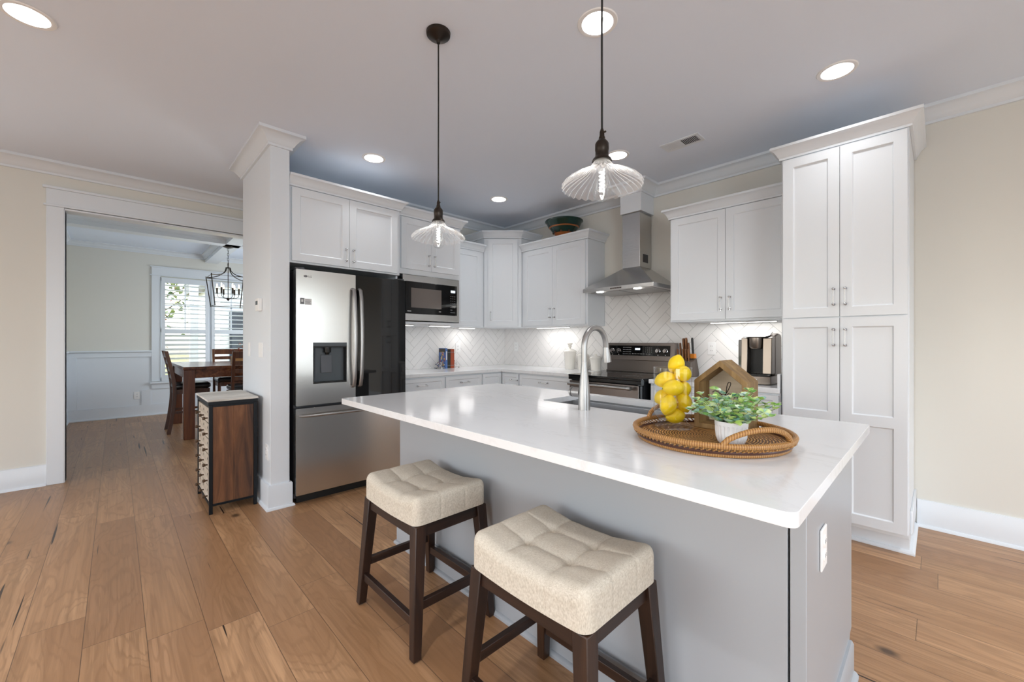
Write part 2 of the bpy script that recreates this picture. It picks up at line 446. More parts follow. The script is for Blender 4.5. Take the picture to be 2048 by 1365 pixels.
        for a in range(3):
            b, c = (a + 1) % 3, (a + 2) % 3
            for sgn in (0, -1):
                va = ax[a][sgn]
                for i in range(len(ax[b]) - 1):
                    for j in range(len(ax[c]) - 1):
                        q = []
                        for (ii, jj) in ((i, j), (i + 1, j), (i + 1, j + 1), (i, j + 1)):
                            p = [0, 0, 0]; p[a] = va; p[b] = ax[b][ii]; p[c] = ax[c][jj]; q.append(vid(p))
                        if sgn == 0: q = q[::-1]
                        if len(set(q)) == 4: fs.append(tuple(q))
                        elif len(set(q)) == 3: fs.append(tuple(dict.fromkeys(q)))
        return self.add(out, fs, mi)

    def door(self, x0, x1, z0, z1, s=.057, t=.02, mids=(), y=0.0, dep=.009, mi=0):
        # shaker front: flush frame, recessed panel(s); mids = list of (z0, z1) middle rails
        xs = [x0, x0 + s, x1 - s, x1]; zs = [z0, z0 + s]
        for a, b in mids: zs += [a, b]
        zs += [z1 - s, z1]; nz = len(zs)
        panel = lambda i, k: i == 1 and k % 2 == 1
        yf = y - t
        for i in range(3):
            for k in range(nz - 1):
                p = panel(i, k); c = .006 if p else 0; yy = yf + (dep if p else 0)
                a, b, d, e = xs[i], xs[i + 1], zs[k], zs[k + 1]
                if p:
                    self.add([(a, yf, d), (b, yf, d), (b, yf, e), (a, yf, e), (a + c, yy, d + c), (b - c, yy, d + c), (b - c, yy, e - c), (a + c, yy, e - c)],
                             [(4, 5, 6, 7), (0, 1, 5, 4), (1, 2, 6, 5), (2, 3, 7, 6), (3, 0, 4, 7)], mi)
                else: self.add([(a, yf, d), (b, yf, d), (b, yf, e), (a, yf, e)], [(0, 1, 2, 3)], mi)
        self.add([(x0, yf, z0), (x1, yf, z0), (x1, yf, z1), (x0, yf, z1), (x0, y, z0), (x1, y, z0), (x1, y, z1), (x0, y, z1)],
                 [(4, 7, 6, 5), (0, 4, 5, 1), (1, 5, 6, 2), (2, 6, 7, 3), (3, 7, 4, 0)], mi)

    def build(self, name, mats, parent=None, loc=None, bevel=0.0, seg=2, angle=35, weld=True, rot=None):
        me = bpy.data.meshes.new(name); me.from_pydata(self.v, [], self.f)
        mats = mats if isinstance(mats, (list, tuple)) else [mats]
        for m in mats: me.materials.append(m)
        me.polygons.foreach_set('material_index', self.mi)
        bm = bmesh.new(); bm.from_mesh(me)
        if weld: bmesh.ops.remove_doubles(bm, verts=bm.verts, dist=2e-5)
        bmesh.ops.recalc_face_normals(bm, faces=bm.faces)
        bm.to_mesh(me); bm.free()
        me.polygons.foreach_set('use_smooth', [True] * len(me.polygons)); me.set_sharp_from_angle(angle=R(angle))
        o = bpy.data.objects.new(name, me); COL.objects.link(o)
        if parent is not None: o.parent = parent
        if loc is not None: o.location = loc
        if rot is not None: o.rotation_euler = rot
        if bevel:
            b = o.modifiers.new('bevel', 'BEVEL'); b.width = bevel; b.segments = seg; b.limit_method = 'ANGLE'; b.angle_limit = R(40)
        return o


def thing(name, label, cat, loc=(0, 0, 0), rz=0.0, group=None):
    o = bpy.data.objects.new(name, None); COL.objects.link(o); o.empty_display_size = .05
    o.location = loc; o.rotation_euler = (0, 0, rz); o['label'] = label; o['category'] = cat
    if group: o['group'] = group
    return o


def tag(o, label, cat, group=None):
    o['label'] = label; o['category'] = cat
    if group: o['group'] = group
    return o


def struct(o): o['kind'] = 'structure'; return o


def dup(root, loc=None, rz=None, label=None, group=None):
    r = root.copy(); COL.objects.link(r)
    if loc is not None: r.location = loc
    if rz is not None: r.rotation_euler = (0, 0, rz)
    if label: r['label'] = label
    if group: r['group'] = group
    for ch in list(root.children):
        c = ch.copy(); COL.objects.link(c); c.parent = r
        for g in list(ch.children):
            d = g.copy(); COL.objects.link(d); d.parent = c
    return r


def text(name, s, size, m, parent, loc, rot, align='CENTER', ext=.0004):
    cu = bpy.data.curves.new(name, 'FONT'); cu.body = s; cu.size = size; cu.align_x = align; cu.align_y = 'CENTER'; cu.extrude = ext
    cu.materials.append(m)
    tmp = bpy.data.objects.new(name, cu); COL.objects.link(tmp); me = bpy.data.meshes.new_from_object(tmp.evaluated_get(bpy.context.evaluated_depsgraph_get()))
    bpy.data.objects.remove(tmp); me.name = name
    if not me.materials: me.materials.append(m)
    o = bpy.data.objects.new(name, me); COL.objects.link(o); o.parent = parent; o.location = loc; o.rotation_euler = rot
    return o


CROWN = [(0, 0), (.012, 0), (.012, .014), (.018, .018), (.026, .034), (.042, .056), (.058, .066), (.066, .068), (.066, .085), (0, .085)]
def crown_prof(w, h, base=0.0): return [(base + o / .066 * w if o > 0 else 0, z / .085 * h) for o, z in CROWN]
BASEB = [(0, 0), (.03, 0), (.03, .008), (.024, .017), (.016, .02), (.016, .17), (.011, .18), (0, .18)]
# ------------------------------------------------------------------ large structure
CZ = 2.77
CANS = [(-1.141, 1.671), (-.400, 2.946), (-3.287, 1.557), (-3.299, 2.979), (-1.839, 2.980), (-2.975, -.300), (1.15, 2.55), (1.15, .75), (-.75, -.35), (-2.6, -2.4), (.3, -2.4)]  # last five are downlights added out of view to brighten floor and counters


def rounded(x0, x1, y0, y1, r=.02, n=5):
    out = []
    for cx, cy, a0 in ((x1 - r, y0 + r, -90), (x1 - r, y1 - r, 0), (x0 + r, y1 - r, 90), (x0 + r, y0 + r, 180)):
        for i in range(n + 1):
            a = R(a0 + 90 * i / n); out.append((cx + r * math.cos(a), cy + r * math.sin(a)))
    return out


def circle(cx, cy, r, n=32): return [(cx + r * math.cos(2 * PI * i / n), cy + r * math.sin(2 * PI * i / n)) for i in range(n)]


def slab(mb, loops, z0, z1, mi=0):   # first loop is the outline, the others holes
    bm = bmesh.new(); es = []
    for lp in loops:
        vs = [bm.verts.new((p[0], p[1], 0)) for p in lp]
        es += [bm.edges.new((vs[i], vs[(i + 1) % len(vs)])) for i in range(len(vs))]
    bmesh.ops.triangle_fill(bm, edges=es, use_beauty=True)
    bm.verts.ensure_lookup_table(); bm.verts.index_update()
    vs = [v.co for v in bm.verts]; fs = [tuple(v.index for v in f.verts) for f in bm.faces]
    mb.add([(v.x, v.y, z1) for v in vs], fs, mi)
    if z0 != z1:
        mb.add([(v.x, v.y, z0) for v in vs], [f[::-1] for f in fs], mi)
        for lp in loops:
            n = len(lp)
            mb.add([(p[0], p[1], z0) for p in lp] + [(p[0], p[1], z1) for p in lp], [(i, (i + 1) % n, n + (i + 1) % n, n + i) for i in range(n)], mi)
    bm.free()


m = MB(); m.box(-9.25, 3.12, -4.62, 3.99, -.06, 0); struct(m.build('floor', M_FLOOR))
m = MB(); slab(m, [[(-5.36, -4.62), (3.12, -4.62), (3.12, 3.99), (-5.36, 3.99)]] + [circle(x, y, .075) for x, y in CANS], CZ, CZ)
struct(m.build('ceiling', M_CEIL))
m = MB(); m.box(-9.25, -5.36, -.7, 3.2, CZ, CZ + .05); struct(m.build('ceiling_dining', M_CEIL))

m = MB(); m.box(-5.42, 3.12, 3.87, 3.99, 0, CZ); struct(m.build('wall_north', M_WALL))
m = MB(); m.box(-4.28, -4.16, .94, 3.87, 0, CZ); struct(m.build('wall_west', M_WALL))
m = MB(); m.box(-4.28, -3.385, .81, .94, 0, CZ); struct(m.build('wall_pier', M_TRIM, bevel=.003))
m = MB()                                               # wall with the cased opening and a window out of the picture
for b in ((-5.42, -5.30, -4.62, -2.9, 0, CZ), (-5.42, -5.30, -2.9, -1.8, 0, .7), (-5.42, -5.30, -2.9, -1.8, 2.2, CZ), (-5.42, -5.30, -1.8, -.32, 0, CZ),
          (-5.42, -5.30, -.32, 2.2, 2.39, CZ), (-5.42, -5.30, 2.2, 3.87, 0, CZ)): m.box(*b)
struct(m.build('wall_opening', M_WALL))
m = MB()
for b in ((-5.42, 3.12, -4.62, -4.5, 0, .42), (-5.42, 3.12, -4.62, -4.5, 2.28, CZ), (-5.42, -4.1, -4.62, -4.5, .42, 2.28), (-1.7, -.5, -4.62, -4.5, .42, 2.28), (1.9, 3.12, -4.62, -4.5, .42, 2.28)): m.box(*b)
struct(m.build('wall_south', M_WALL))
m = MB()
for b in ((3.0, 3.12, -4.5, 1.58, 0, .5), (3.0, 3.12, -4.5, 3.87, 2.3, CZ), (3.0, 3.12, -4.5, -2.32, .5, 2.3), (3.0, 3.12, -.08, 1.58, .5, 2.3), (3.0, 3.12, 3.42, 3.87, 0, 2.3)): m.box(*b)
struct(m.build('wall_east', M_WALL))

# crown, baseboard and casing
m = MB()
m.sweep([(-4.28, 3.86), (-4.28, .81), (-3.385, .81), (-3.385, .94), (-4.16, .94), (-4.16, 3.87), (-2.20, 3.87), (-2.20, 3.615), (-1.975, 3.615), (-1.975, 3.87), (2.99, 3.87)],
        crown_prof(.09, .105), CZ - .105)
struct(m.build('trim_1', M_TRIM))
m = MB(); m.sweep([(-5.30, -4.49), (-5.30, 3.86)], crown_prof(.10, .105), CZ - .105); struct(m.build('trim_2', M_TRIM))
m = MB(); m.sweep([(-4.28, 3.86), (-4.28, .81), (-3.385, .81), (-3.385, .94), (-3.42, .94)], BASEB); struct(m.build('baseboard_pier', M_TRIM))
m = MB(); m.sweep([(-5.30, -4.49), (-5.30, -.43)], BASEB); struct(m.build('baseboard_west', M_TRIM))
m = MB(); m.sweep([(-.10, 3.87), (2.99, 3.87)], BASEB); struct(m.build('baseboard_north', M_TRIM))
m = MB()
m.box(-5.42, -5.28, -.335, -.32, 0, 2.39); m.box(-5.42, -5.28, 2.2, 2.215, 0, 2.39); m.box(-5.42, -5.28, -.335, 2.215, 2.375, 2.39)
for x0, x1 in ((-5.30, -5.278), (-5.442, -5.42)):
    m.box(x0, x1, -.43, -.325, 0, 2.395); m.box(x0, x1, 2.205, 2.31, 0, 2.395)
    m.box(x0 - .008, x1 + .008, -.445, 2.325, 2.395, 2.412); m.box(x0, x1, -.43, 2.31, 2.412, 2.545); m.box(x0 - .012, x1 + .012, -.45, 2.33, 2.545, 2.567)
struct(m.build('trim_3', M_TRIM, bevel=.003))
m = MB(); m.box(-2.20, -1.975, 3.615, 3.87, 2.49, CZ); struct(m.build('trim_4', M_TRIM, bevel=.002))

# herringbone backsplash, one tile a facet of the wall
def clip(poly, x0, x1, y0, y1):
    for ax, lim, sg in ((0, x0, 1), (0, x1, -1), (1, y0, 1), (1, y1, -1)):
        out = []
        for i in range(len(poly)):
            a, b = poly[i - 1], poly[i]; da, db = sg * (a[ax] - lim), sg * (b[ax] - lim)
            if (da < 0) != (db < 0):
                t = da / (da - db); out.append((a[0] + (b[0] - a[0]) * t, a[1] + (b[1] - a[1]) * t))
            if db >= 0: out.append(b)
        poly = out
        if len(poly) < 3: return []
    return poly


def herringbone(rects, place):
    m = MB(); Wt, L, g = .0762, .305, .0013; c45 = math.sqrt(.5)
    allx = [v for r in rects for v in r[:2]]; ally = [v for r in rects for v in r[2:]]
    cx, cy = (min(allx) + max(allx)) / 2, (min(ally) + max(ally)) / 2
    for k in range(-60, 60):
        for j in range(-14, 15):
            ox, oy = k * Wt + j * L, k * Wt - j * L
            for q in ((ox, ox + L, oy, oy + Wt), (ox + L, ox + L + Wt, oy + Wt - L, oy + Wt)):
                a, b, c, d = q[0] + g, q[1] - g, q[2] + g, q[3] - g
                P = [((x - y) * c45 + cx, (x + y) * c45 + cy) for x, y in ((a, c), (b, c), (b, d), (a, d))]
                for r in rects:
                    p = clip(P, *r)
                    if p:
                        n = len(p)
                        m.add([place(u, v, .003) for u, v in p] + [place(u, v, .0) for u, v in p], [tuple(range(n))] + [(i, (i + 1) % n, n + (i + 1) % n, n + i) for i in range(n)], 0)
    for r in rects: m.add([place(r[0], r[2], .0012), place(r[1], r[2], .0012), place(r[1], r[3], .0012), place(r[0], r[3], .0012)], [(0, 1, 2, 3)], 1)
    return m


N_RECTS = [(-4.155, -.735, .914, 1.40), (-2.543, -1.658, 1.40, 1.80)]
struct(herringbone(N_RECTS, lambda u, v, d: (u, 3.868 - d, v)).build('wall_backsplash_north', [M_TILE, M_GROUT], weld=False))
struct(herringbone([(1.90, 3.864, .914, 1.40)], lambda u, v, d: (-4.158 + d, u, v)).build('wall_backsplash_west', [M_TILE, M_GROUT], weld=False))

# dining room
m = MB()
for b in ((-.7, 3.2, 0, .56), (-.7, 3.2, 2.31, CZ), (-.7, .535, .56, 2.31), (1.885, 3.2, .56, 2.31)): m.box(-9.25, -9.10, *b)
struct(m.build('wall_dining_west', M_WALL))
m = MB(); m.box(-9.10, -5.42, -.67, -.55, 0, CZ); struct(m.build('wall_dining_south', M_WALL))
m = MB()
for b in ((-9.10, -8.05, 0, CZ), (-6.45, -5.42, 0, CZ), (-8.05, -6.45, 0, .7), (-8.05, -6.45, 2.2, CZ)): m.box(b[0], b[1], 3.02, 3.14, b[2], b[3])
struct(m.build('wall_dining_north', M_WALL))
m = MB()                                               # wainscot: flat white field, rails, stiles, chair rail
m.box(-9.10, -9.095, -.55, .425, 0, 1.05); m.box(-9.10, -9.095, .425, 2.0, 0, .44); m.box(-9.10, -9.095, 2.0, 3.02, 0, 1.05)
m.box(-9.10, -5.43, -.55, -.545, 0, 1.05)
for y0, y1 in ((-.545, .425), (2.0, 3.02)):
    m.box(-9.095, -9.08, y0, y1, .975, 1.05); m.box(-9.10, -9.055, y0, y1, 1.055, 1.08)
m.box(-9.08, -5.44, -.545, -.53, .975, 1.05); m.box(-9.08, -5.44, -.55, -.505, 1.055, 1.08)
for y in (-.545, .30, 1.13, 2.0, 2.9): m.box(-9.095, -9.08, y, y + .115, .18, .975 if y < .0 or y > 1.9 else .43)
m.box(-9.095, -9.078, -.545, 3.02, 0, .18); m.box(-9.08, -5.44, -.545, -.528, 0, .18)
m.box(-9.08, -9.06, -.54, 3.02, 0, .02); m.box(-9.07, -5.44, -.53, -.51, 0, .02)
struct(m.build('trim_5', M_TRIM, bevel=.002))
m = MB()                                               # coffered beams with small crowns, and the wall crown
m.box(-9.1, -5.42, 1.145, 1.33, 2.635, CZ); m.box(-7.34, -7.15, -.55, 3.02, 2.635, CZ)
for (x0, x1) in ((-9.1, -7.34), (-7.15, -5.42)):
    for (y0, y1) in ((-.55, 1.145), (1.33, 3.02)):
        m.sweep([(x0, y0), (x0, y1), (x1, y1), (x1, y0)], crown_prof(.06, .085), CZ - .085, closed=True)
struct(m.build('trim_6', M_TRIM))
m = MB()                                               # window casing, head, stool and apron
m.box(-9.10, -9.078, .425, .54, .56, 2.33); m.box(-9.10, -9.078, 1.885, 2.0, .56, 2.33)
m.box(-9.10, -9.07, .405, 2.02, 2.33, 2.347); m.box(-9.10, -9.078, .425, 2.0, 2.347, 2.47); m.box(-9.10, -9.065, .405, 2.02, 2.47, 2.49)
m.box(-9.14, -9.04, .405, 2.02, .525, .555); m.box(-9.10, -9.078, .425, 2.0, .435, .525); m.box(-9.13, -9.085, 1.19, 1.24, .555, 2.31)
struct(m.build('trim_7', M_TRIM, bevel=.002))
m = MB()
for y0, y1 in ((.54, 1.21), (1.22, 1.885)):
    for b in ((y0, y0 + .045, .56, 2.31), (y1 - .045, y1, .56, 2.31), (y0, y1, .56, .61), (y0, y1, 2.26, 2.31), (y0, y1, 1.39, 1.44)): m.box(-9.22, -9.18, *b)
    ym = (y0 + y1) / 2; m.box(-9.21, -9.19, ym - .009, ym + .009, 1.44, 2.26); m.box(-9.21, -9.19, y0, y1, 1.84, 1.858)
w1 = struct(m.build('window_1', M_TRIM))
m = MB(); m.box(-9.201, -9.199, .54, 1.885, .58, 2.29); struct(m.build('pane', M_PANE, w1))
# ------------------------------------------------------------------ cabinets
def pull(parent, x, z, axis, y=-.02, L=.096):
    m = MB(); d = (0, 0, L / 2) if axis == 'v' else (L / 2, 0, 0)
    for s in (-1, 1):
        px, pz = x + s * d[0], z + s * d[2]
        m.cyl((px, y, pz), (px, y - .004, pz), .0085, .0085, 14, 0); m.cyl((px, y - .004, pz), (px, y - .022, pz), .0042, .0042, 12, 0)
        m.sphere((px, y - .026, pz), .0078, 12, 8, (1, 1, 1), 0)
    e = Vector((d[0], 0, d[2])) * 1.10
    c = Vector((x, y - .027, z)); m.cyl(c - e, c + e, .0046, .0046, 12, 1)
    return m.build('handle', [M_CHROME, M_ACRYL], parent)


def fronts(root, fl, z0, y=0.0, mt=None):
    for f in fl:
        m = MB(); m.door(f['x'][0], f['x'][1], f['z'][0] - z0, f['z'][1] - z0, f.get('s', .057), .02, [(a - z0, b - z0) for a, b in f.get('mids', ())], y)
        o = m.build(f.get('name', 'door'), mt or M_CAB, root, bevel=.0015)
        if 'h' in f: pull(o, f['h'][0], f['h'][1] - z0, f.get('axis', 'v'), y - .02)


def crown_on(root, path, zt, w=.055, h=.085):
    m = MB(); m.sweep(path, crown_prof(w, h, .004), zt); xs = [p[0] for p in path]
    o = m.build('crown_moulding', M_CAB, root, bevel=.001); return o


def upper(label, loc, rz, W, D, z0, z1, fl, crown, top=.08):
    t = thing('wall_cabinet', label, 'cabinet', (loc[0], loc[1], z0), rz)
    m = MB(); m.box(0, W, 0, D, 0, z1 - z0); m.box(.004, W - .004, .004, D, z1 - z0, z1 - z0 + top); m.build('body', M_CAB, t, bevel=.0015)
    fronts(t, fl, z0); crown_on(t, crown, z1 - z0); return t


RZ = R(90)
# over the refrigerator
upper('white two-door cabinet directly above the refrigerator', (-3.425, .942), RZ, .928, .73, 1.835, 2.42,
      [dict(x=(.02, .4575), z=(1.85, 2.412), h=(.428, 1.945)), dict(x=(.4605, .898), z=(1.85, 2.412), h=(.490, 1.945))], [(0, 0), (.928, 0), (.928, .6)])
# microwave cabinet, with a hollow for the oven
t = thing('wall_cabinet', 'white two-door cabinet holding the built-in microwave', 'cabinet', (-3.52, 1.882, 1.40), RZ)
m = MB(); m.box(0, .748, 0, .636, .475, 1.02); m.box(0, .748, 0, .636, 0, .022); m.box(0, .018, 0, .636, .022, .475); m.box(.73, .748, 0, .636, .022, .475); m.box(.004, .744, .004, .636, 1.02, 1.10)
m.build('body', M_CAB, t, bevel=.0015)
fronts(t, [dict(x=(.048, .376), z=(1.925, 2.41), h=(.345, 2.025)), dict(x=(.379, .722), z=(1.925, 2.41), h=(.410, 2.025))], 1.40)
crown_on(t, [(0, 0), (.748, 0), (.748, .5)], 1.02)
upper('narrow white single-door cabinet between the microwave and the corner cabinet', (-3.84, 2.634), RZ, .582, .316, 1.40, 2.31,
      [dict(x=(.03, .53), z=(1.415, 2.302), h=(.062, 1.53))], [(0, 0), (.582, 0)])
upper('white two-door wall cabinet left of the range hood, bowl on its top', (-3.506, 3.552), 0, .961, .316, 1.40, 2.31,
      [dict(x=(.045, .4925), z=(1.415, 2.302), h=(.462, 1.55)), dict(x=(.4955, .943), z=(1.415, 2.302), h=(.526, 1.55))], [(0, 0), (.961, 0), (.961, .314)])
upper('white two-door wall cabinet above the coffee maker, right of the range hood', (-1.655, 3.552), 0, .915, .316, 1.40, 2.31,
      [dict(x=(.018, .4625), z=(1.415, 2.302), h=(.430, 1.54)), dict(x=(.4655, .905), z=(1.415, 2.302), h=(.498, 1.54))], [(0, .314), (0, 0), (.915, 0)])
# diagonal corner cabinet
def to_local(pts, o, rz):
    c, s = math.cos(-rz), math.sin(-rz)
    return [((x - o[0]) * c - (y - o[1]) * s, (x - o[0]) * s + (y - o[1]) * c) for x, y in pts]


o0 = (-3.83, 3.222); a45 = math.atan2(.318, .318)
t = thing('wall_cabinet', 'tall diagonal corner cabinet with a single white door', 'cabinet', (*o0, 1.40), a45)
poly = to_local([(-3.83, 3.222), (-3.512, 3.540), (-3.512, 3.866), (-4.154, 3.866), (-4.154, 3.222)], o0, a45)
m = MB(); m.prism(poly, 0, 1.08); m.build('body', M_CAB, t, bevel=.0015)
m = MB(); m.prism([(x * .97 + .005, y * .97 + .01) for x, y in poly], 1.081, 1.155); m.build('top', M_CAB, t)
fronts(t, [dict(x=(.045, .405), z=(1.42, 2.47), h=(.078, 1.535))], 1.40)
crown_on(t, to_local([(-4.154, 3.222), (-3.83, 3.222), (-3.512, 3.540), (-3.512, 3.866)], o0, a45), 1.08)
# pantry
t = thing('pantry_cabinet', 'tall white four-door pantry cabinet at the end of the range wall', 'cabinet', (-.735, 3.24, 0), 0)
m = MB(); m.box(0, .62, 0, .626, .105, 2.45); m.box(.004, .616, .004, .626, 2.45, 2.53); m.build('body', M_CAB, t, bevel=.0015)
m = MB(); m.box(.002, .618, .075, .626, 0, .104); m.sweep([(.002, .075), (.618, .075), (.618, .626)], [(0, 0), (.024, 0), (.024, .008), (.018, .016), (.012, .019), (0, .019)])
m.build('toe_kick', M_CAB, t)
m = MB(); m.box(.62, .632, .10, .626, .105, .24); m.build('base_trim', M_CAB, t, bevel=.003)
fronts(t, [dict(x=(.011, .3095), z=(.13, 1.380), mids=((.729, .791),), h=(.281, 1.258)), dict(x=(.3125, .613), z=(.13, 1.380), mids=((.729, .791),), h=(.338, 1.258)),
           dict(x=(.011, .3095), z=(1.388, 2.44), h=(.281, 1.511)), dict(x=(.3125, .613), z=(1.388, 2.44), h=(.338, 1.511))], 0)
crown_on(t, [(0, .6), (0, 0), (.62, 0), (.62, .626)], 2.45)


# base cabinets
def base(label, loc, rz, W, D, fl):
    t = thing('base_cabinet', label, 'cabinet', (*loc, 0), rz)
    m = MB(); m.box(0, W, 0, D, .105, .878); m.build('body', M_CAB, t, bevel=.0015)
    m = MB(); m.box(0, W, .07, D, 0, .104); m.build('toe_kick', M_CAB, t)
    fronts(t, fl, 0); return t


def unit(W, two=True):
    c = W / 2
    f = [dict(name='drawer', x=(.01, W - .01), z=(.705, .862), s=.034, h=(c, .795), axis='h')]
    if two: f += [dict(x=(.01, c - .0015), z=(.125, .695), h=(c - .03, .60)), dict(x=(c + .0015, W - .01), z=(.125, .695), h=(c + .03, .60))]
    else: f += [dict(x=(.01, W - .01), z=(.125, .695), h=(W - .04, .60))]
    return f


base('white base cabinet with a drawer beside the refrigerator', (-3.55, 1.888), RZ, .556, .604, unit(.556, False))
base('white base cabinet with a drawer below the books', (-3.55, 2.446), RZ, .494, .604, unit(.494, False))
base('white base cabinet with a wide drawer left of the range', (-3.248, 3.255), 0, .748, .61, unit(.748))
base('white base cabinet below the coffee maker and knife block', (-1.688, 3.255), 0, .944, .61, unit(.944))
t = thing('base_cabinet', 'white inside-corner base cabinet with two narrow fronts', 'cabinet', (-3.55, 3.255, 0), 0)
m = MB(); m.prism([(-.604, -.313), (0, -.313), (0, 0), (.30, 0), (.30, .61), (-.604, .61)], .105, .878); m.build('body', M_CAB, t, bevel=.0015)
m = MB(); m.prism([(-.604, -.313), (-.07, -.313), (-.07, .07), (.30, .07), (.30, .61), (-.604, .61)], 0, .104); m.build('toe_kick', M_CAB, t)
fronts(t, [dict(name='drawer', x=(.028, .292), z=(.705, .862), s=.034, h=(.235, .795), axis='h'), dict(x=(.028, .292), z=(.125, .695), h=(.262, .60))], 0)
for nm, za, zb, s in (('drawer', .705, .862, .034), ('door', .125, .695, .057)):
    m = MB(); m.door(-.303, -.028, za, zb, s, .02); m.build(nm, M_CAB, t, bevel=.0015, rot=(0, 0, RZ))

# counters
m = MB(); slab(m, [[(-4.154, 1.886), (-3.51, 1.886), (-3.51, 3.215), (-2.497, 3.215), (-2.497, 3.864), (-4.154, 3.864)]], .8795, .914)
tag(m.build('countertop', M_QUARTZ, bevel=.003), 'white quartz corner countertop running from the refrigerator to the range', 'countertop')
t = thing('countertop', 'short white quartz countertop between the range and the pantry', 'countertop', (-1.215, 3.54, .8795))
m = MB(); m.box(-.473, .472, -.325, .324, 0, .0345); m.build('slab', M_QUARTZ, t, bevel=.003)
m = MB(); m.box(.455, .472, -.31, .324, .0345, .13); m.build('side_splash', M_QUARTZ, t, bevel=.002)

# ------------------------------------------------------------------ island
t = thing('kitchen_island', 'light grey island base with an outlet on its end', 'kitchen island', (-1.2575, 1.63, 0))
X0, X1, Y0, Y1 = -1.0275, 1.0275, -.38, .385
m = MB(); m.box(X0, X1 - .041, Y0, Y0 + .02, 0, .8835); m.build('seating_panel', M_ISL, t, bevel=.0015)
m = MB(); m.prism([(Y0, 0), (Y1 - .055, 0), (Y1 - .055, .11), (Y1 - .035, .14), (Y1, .145), (Y1, .8835), (Y0, .8835)], X1 - .036, X1, 'yz'); m.build('end_panel', M_ISL, t, bevel=.002)
m = MB(); m.box(X0, X0 + .02, Y0 + .021, Y1, .0, .8835); m.build('end_panel', M_ISL, t, bevel=.002)
m = MB(); m.box(X0 + .021, X1 - .037, Y1 - .06, Y1 - .045, 0, .8835); m.box(X0 + .021, X1 - .037, Y0 + .021, Y1 - .061, .09, .11); m.build('cabinet_box', M_ISL, t)
BASE2 = [(0, 0), (.028, 0), (.028, .01), (.021, .019), (.014, .022), (.014, .118), (.008, .129), (0, .129)]
m = MB(); m.sweep([(X0, Y1 - .06), (X0, Y0), (X1, Y0), (X1, Y1 - .06)], BASE2); m.build('base_moulding', M_ISL, t)
xx = X0 + .03
for k in range(4):
    m = MB(); m.door(xx, xx + .485, .14, .865, y=0.0); o = m.build('door', M_ISL, t, bevel=.0015, loc=(0, Y1 - .044, 0), rot=(0, 0, PI)); xx += .49
m = MB(); slab(m, [rounded(-2.325, -.182, .905, 2.088, .022), rounded(-1.50, -.84, 1.665, 2.025, .03)], .884, .914)
tag(m.build('island_countertop', M_QUARTZ, bevel=.004, seg=3), 'white quartz island worktop with faint grey veins and a sink cut-out', 'countertop')
t = thing('sink', 'stainless undermount sink set into the island worktop', 'sink', (-1.17, 1.845, .683))
m = MB(); a, b, c, d = -.345, .345, -.195, .195
for bx in ((a, b, c, d, 0, .004), (a, a + .006, c, d, .004, .2), (b - .006, b, c, d, .004, .2), (a + .006, b - .006, c, c + .006, .004, .2), (a + .006, b - .006, d - .006, d, .004, .2)): m.box(*bx)
m.build('basin', M_SS, t)
m = MB(); m.lathe([(.001, .0062), (.03, .0062), (.043, .009), (.045, .0045)], (0, 0, 0), 24); m.build('drain', M_CHROME, t)
# faucet
t = thing('faucet', 'brushed nickel gooseneck pull-down faucet on the island', 'faucet', (-1.150, 1.577, .914))
m = MB(); m.lathe([(.0275, 0), (.0275, .06), (.025, .09), (.0195, .15), (.0155, .19), (.0135, .22)], n=28); m.build('base', M_NICK, t)
pts = [(0, 0, .2205), (0, 0, .255), (0, 0, .295)] + [(0, .09 - .09 * math.cos(a), .295 + .09 * math.sin(a)) for a in [R(x) for x in range(10, 171, 10)]]
pts += [(0, .182, .291)]
m = MB(); m.tube(pts, .0135, 18); m.build('spout', M_NICK, t)
m = MB(); m.tube([(0, .1822, .2895), (0, .184, .27), (0, .187, .24), (0, .190, .216)], [.0142, .016, .020, .0215], 22); m.build('spray_head', M_NICK, t)
m = MB(); m.cyl((-.020, 0, .078), (-.062, 0, .078), .0225, .0225, 22); m.cyl((-.066, 0, .078), (-.074, 0, .078), .0235, .0235, 22); m.cyl((-.062, 0, .078), (-.066, 0, .078), .019, .019, 20); m.tube([(-.074, 0, .078), (-.088, 0, .080)], [.0085, .007], 12)
m.build('lever_handle', M_NICK, t)


# cover plates
def plate(label, loc, rz, kind='outlet', w=.072, h=.115, gang=1, group=None):
    t = thing({'outlet': 'wall_outlet', 'switch': 'light_switch'}[kind], label, kind, loc, rz, group)
    w = w + (gang - 1) * .046
    m = MB(); m.box(-w / 2, w / 2, -.006, 0, -h / 2, h / 2); m.build('cover_plate', M_WHITEP, t, bevel=.0025)
    for g in range(gang):
        x = (g - (gang - 1) / 2) * .046
        if kind == 'outlet':
            for s in (-1, 1):
                m = MB(); m.lathe([(.0165, 0), (.0165, .003)], n=20); m.xf(0, Matrix.Translation((x, -.006, s * .02)) @ Matrix.Rotation(R(90), 4, 'X'))
                for q in (-.006, .006): m.box(x + q - .0012, x + q + .0012, -.0094, -.0088, s * .02 - .004, s * .02 + .006, 1)
                m.build('socket', [M_WHITEP, M_GREYP], t)
        else:
            m = MB(); m.hexa([(x - .0165, -.009, -.034), (x + .0165, -.009, -.034), (x + .0165, -.0062, -.034), (x - .0165, -.0062, -.034)], [(x - .0165, -.0075, .034), (x + .0165, -.0075, .034), (x + .0165, -.0062, .034), (x - .0165, -.0062, .034)])
            m.build('rocker', M_WHITEP, t, bevel=.001)
    return t


